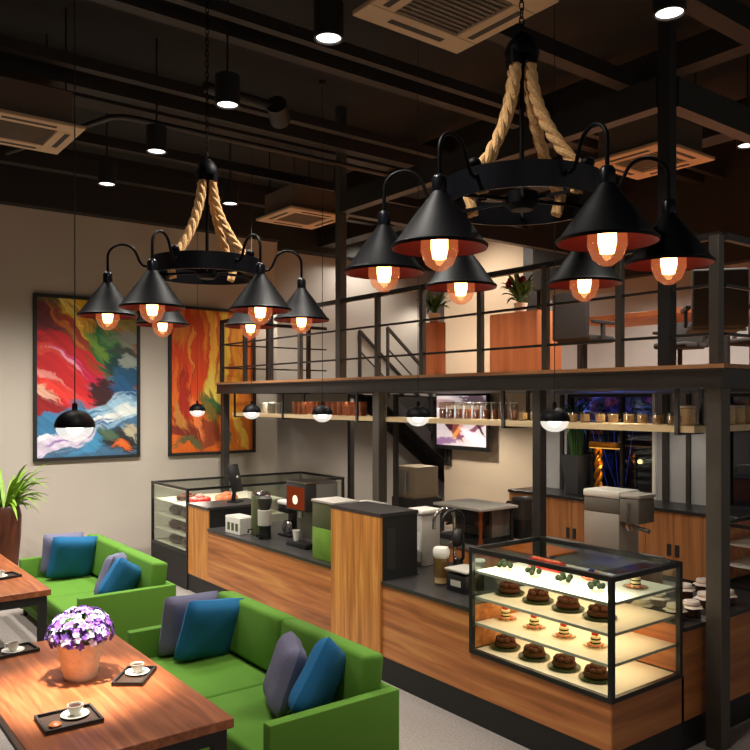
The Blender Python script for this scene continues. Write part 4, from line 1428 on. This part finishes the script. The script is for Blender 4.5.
aircon(1.72, 7.55, 'square ceiling air conditioner at the left edge', .9)
aircon(3.30, 3.53, 'large square ceiling air conditioner left of the large chandelier chain', .9)
aircon(5.55, 8.9, 'square ceiling air conditioner behind the small chandelier arm', .9)
aircon(7.03, 4.62, 'square ceiling air conditioner right of the large chandelier', .9)


# ================================================================== CHANDELIERS
def chandelier(x, y, zr, label, rz0):
    """zr: height of the lamp rims"""
    t = thing('rope_chandelier', (x, y, zr), label, 'chandelier', 'rope chandeliers with six shades')
    t.rotation_euler = (0, 0, rz0)
    R = .365
    z0, z1 = .265, .375
    M().lathe([(R, z0), (R, z1), (R - .014, z1), (R - .014, z0), (R, z0)], seg=64).obj('ring', ring_m, t)
    q = M()
    for k in range(3):
        a = k * PI / 3 + PI / 6
        q.bar((-R * .97 * math.cos(a), -R * .97 * math.sin(a), .30), (R * .97 * math.cos(a), R * .97 * math.sin(a), .30), .014)
    q.obj('cross_bars', lampblack, t, False)
    M().lathe([(0, .25), (.05, .255), (.075, .28), (.075, .33), (.04, .345), (.018, .36)], seg=24, cap=True).obj('hub', lampblack, t)
    M().cyl((0, 0, .34), (0, 0, 1.0), .011, seg=12).obj('rod', lampblack, t)
    M().lathe([(.02, .93), (.075, .935), (.08, .96), (.065, 1.0), (.045, 1.03), (.02, 1.05)], seg=24, cap=True).obj('cap', lampblack, t)
    # chain
    q = M()
    zz = 1.05
    k = 0
    while zz < ZC - zr - .04:
        pts = []
        for a in range(13):
            an = 2 * PI * a / 12
            u, v = .011 * math.cos(an), .024 * math.sin(an)
            pts.append((u, 0, zz + .02 + v) if k % 2 == 0 else (0, u, zz + .02 + v))
        q.tube(pts, .0032, 6, cap=False)
        zz += .036
        k += 1
    q.obj('chain', lampblack, t)
    M().cyl((0, 0, ZC - zr - .03), (0, 0, ZC - zr), .06).obj('ceiling_rose', lampblack, t)
    # ropes
    rope_src = None
    for k in range(4):
        a0 = PI / 12 + .16 + k * PI / 2
        d = Vector((math.cos(a0), math.sin(a0), 0))
        path = []
        n = 44
        for i in range(n + 1):
            u = i / n
            r_ = .045 + (.265) * (u ** 2.0)
            z_ = .935 - (.935 - .37) * u
            path.append(d * r_ + Vector((0, 0, z_)))
        for i in range(1, 4):
            path.append(d * (.31 - .01 * i) + Vector((0, 0, .37 - .03 * i)))
        q = M()
        side = Vector((-d.y, d.x, 0))
        for s in range(3):
            pts = []
            for i, p in enumerate(path):
                tn = (path[min(i + 1, len(path) - 1)] - path[max(i - 1, 0)]).normalized()
                nn = side.cross(tn).normalized()
                an = 2 * PI * s / 3 + i * .42
                pts.append(p + (side * math.cos(an) + nn * math.sin(an)) * .0135)
            q.tube(pts, .0155, 8)
        q.obj('rope', rope_m, t)
        M().ball(d * .335 + Vector((0, 0, .395)), .03, .03, .026).obj('rope_clamp', lampblack, t)
        M().cyl(d * .045 + Vector((0, 0, .90)), d * .048 + Vector((0, 0, .965)), .034).obj('rope_collar', lampblack, t)
    for k in range(6):
        a0 = k * PI / 3
        d = Vector((math.cos(a0), math.sin(a0), 0))
        RL = .63
        P_ = lambda r_, z_: d * r_ + Vector((0, 0, z_))
        path = [P_(.36, .335), P_(.385, .322), P_(.41, .328), P_(.43, .352)]
        for i in range(13):
            an = PI * .88 - i / 12 * PI * .88
            path.append(P_(RL - .092 + .092 * math.cos(an), .375 + .085 * math.sin(an)))
        path += [P_(RL, .33), P_(RL, .275)]
        # smooth start
        arm = M().tube(path, .0085, 10).obj('lamp_arm', lampblack, t)
        M().lathe([(.024, .205), (.03, .21), (.03, .262), (.022, .275), (.01, .28)], P_(RL, 0), 22, cap=True).obj('socket', chrome_m if False else ring_m, arm)
        M().lathe([(.186, -.012), (.19, 0), (.175, .012), (.105, .11), (.04, .195), (.03, .21)], P_(RL, 0), 40).obj('shade', lampblack, arm)
        M().lathe([(.1845, -.011), (.172, .009), (.101, .107), (.036, .192)], P_(RL, 0), 40).obj('shade_glow_lining', shade_in, arm)
        M().lathe([(0, -.098), (.02, -.096), (.054, -.072), (.074, -.022), (.072, .02), (.055, .07), (.034, .115), (.026, .15)], P_(RL, 0), 26).obj('bulb', bulb_m, arm)
        M().lathe([(0, -.055), (.026, -.05), (.034, -.01), (.033, .075), (.012, .1), (0, .1)], P_(RL, 0), 14).obj('filament', fil_m, arm)
    return t


# lamps set so that two of the six arms lie square to the line of sight from the tables
chandelier(2.66, 2.40, 3.096, 'large black chandelier with jute ropes and six lit cone shades, nearer one', math.atan2(2.40, 2.66) + PI / 6)
chandelier(2.26, 4.81, 3.045, 'smaller-looking black rope chandelier with six cone shades farther back', math.atan2(4.81, 2.26) + PI / 6)

# ================================================================== UPSTAIRS FURNITURE
def upcab(x, y0, y1, label, dp=.5):
    t = thing('upstairs_cabinet', (x, y0, DT + .0005), label, 'cabinet')
    L = y1 - y0
    M().box(.02, dp, 0, L, 0, .94).obj('body', wood_red, t, False)
    n = max(1, round(L / .6))
    for k in range(n):
        M().box(0, .019, k * L / n + .003, (k + 1) * L / n - .003, .01, .93).obj('door', wood_red, t, False)
    return t


upcab(8.0, 6.95, 7.82, 'orange-brown cabinet behind the mezzanine railing under a red flower')
upcab(8.0, 8.98, 9.26, 'narrow brown cabinet on the mezzanine left of the beige wall', .22)
def upplant(x, y, label, red, h=.45):
    t = thing('potted_plant', (x, y, DT + .941), label, 'plant')
    M().lathe([(0, 0), (.07, 0), (.1, .14), (.09, .14), (0, .12)], seg=20).obj('pot', terra_m, t)
    rs = random.Random(int(x * 10 + y * 10))
    g = M()
    for k in range(46):
        a = rs.uniform(0, 2 * PI)
        g.blade((0, 0, .12), (math.cos(a), math.sin(a)), rs.uniform(.22, .42), .06, rs.uniform(.6, 1.3), rs.uniform(.3, .8))
    g.obj('leaves', leaf_dk, t)
    if red:
        g = M()
        for k in range(5):
            a = rs.uniform(0, 2 * PI)
            g.ball((-.1 + .1 * math.cos(a), .12 * math.sin(a), .38 + .1 * rs.random()), .045, .045, .055, 8, 6)
        g.obj('red_flowers', redflower_m, t)


upplant(8.2, 7.42, 'green plant with red flowers on the orange-brown mezzanine cabinet', True)
upplant(8.11, 9.12, 'green plant on the narrow mezzanine cabinet', False)

t = thing('meeting_table', (8.0, 4.3, DT + .0005), 'brown wooden meeting table on the mezzanine', 'table')
M().box(0, 1.0, 0, 2.1, .71, .77, .004, 1).obj('tabletop', wood_red, t)
for x in (.06, .88):
    for y in (.06, 1.98):
        M().box(x, x + .06, y, y + .06, 0, .709).obj('leg', matte_black, t, False)


def chair(x, y, rz, label):
    t = thing('office_chair', (x, y, DT + .0005), label, 'chair', 'charcoal chairs at the mezzanine table', rz)
    M().box(-.24, .24, -.23, .25, .40, .48, .03, 3).obj('seat', chair_m, t)
    q = M()
    n = 8
    for s in range(2):
        pass
    q.box(-.25, .25, -.29, -.23, .42, .97, .025, 3)
    q.obj('backrest', chair_m, t)
    for sx in (-1, 1):
        M().box(sx * .27 - .025, sx * .27 + .025, -.22, .18, .6, .64, .01).box(sx * .27 - .015, sx * .27 + .015, -.05, .0, .44, .6).obj('armrest', chair_m, t)
    M().cyl((0, 0, .06), (0, 0, .4), .03).obj('stem', steel_m, t)
    for k in range(5):
        a = 2 * PI * k / 5
        M().bar((0, 0, .08), (.28 * math.cos(a), .28 * math.sin(a), .05), .04).obj('base_arm', steel_m, t, False)
    return t


c0 = chair(7.45, 5.75, -PI / 2, 'charcoal chair with tall back on the mezzanine left of the table')
for o_, rz_, lb_ in (                 ((9.35, 5.7, 0), PI / 2, 'charcoal chair on the far side of the mezzanine table, left one'),
                 ((9.35, 4.75, 0), PI / 2 - .2, 'charcoal chair on the far side of the mezzanine table, right one'),
                 ((7.2, 4.02, 0), -.9, 'dark chair at the right end of the mezzanine railing')):
    dup(c0, (o_[0], o_[1], DT + .0005), rz_, lb_)
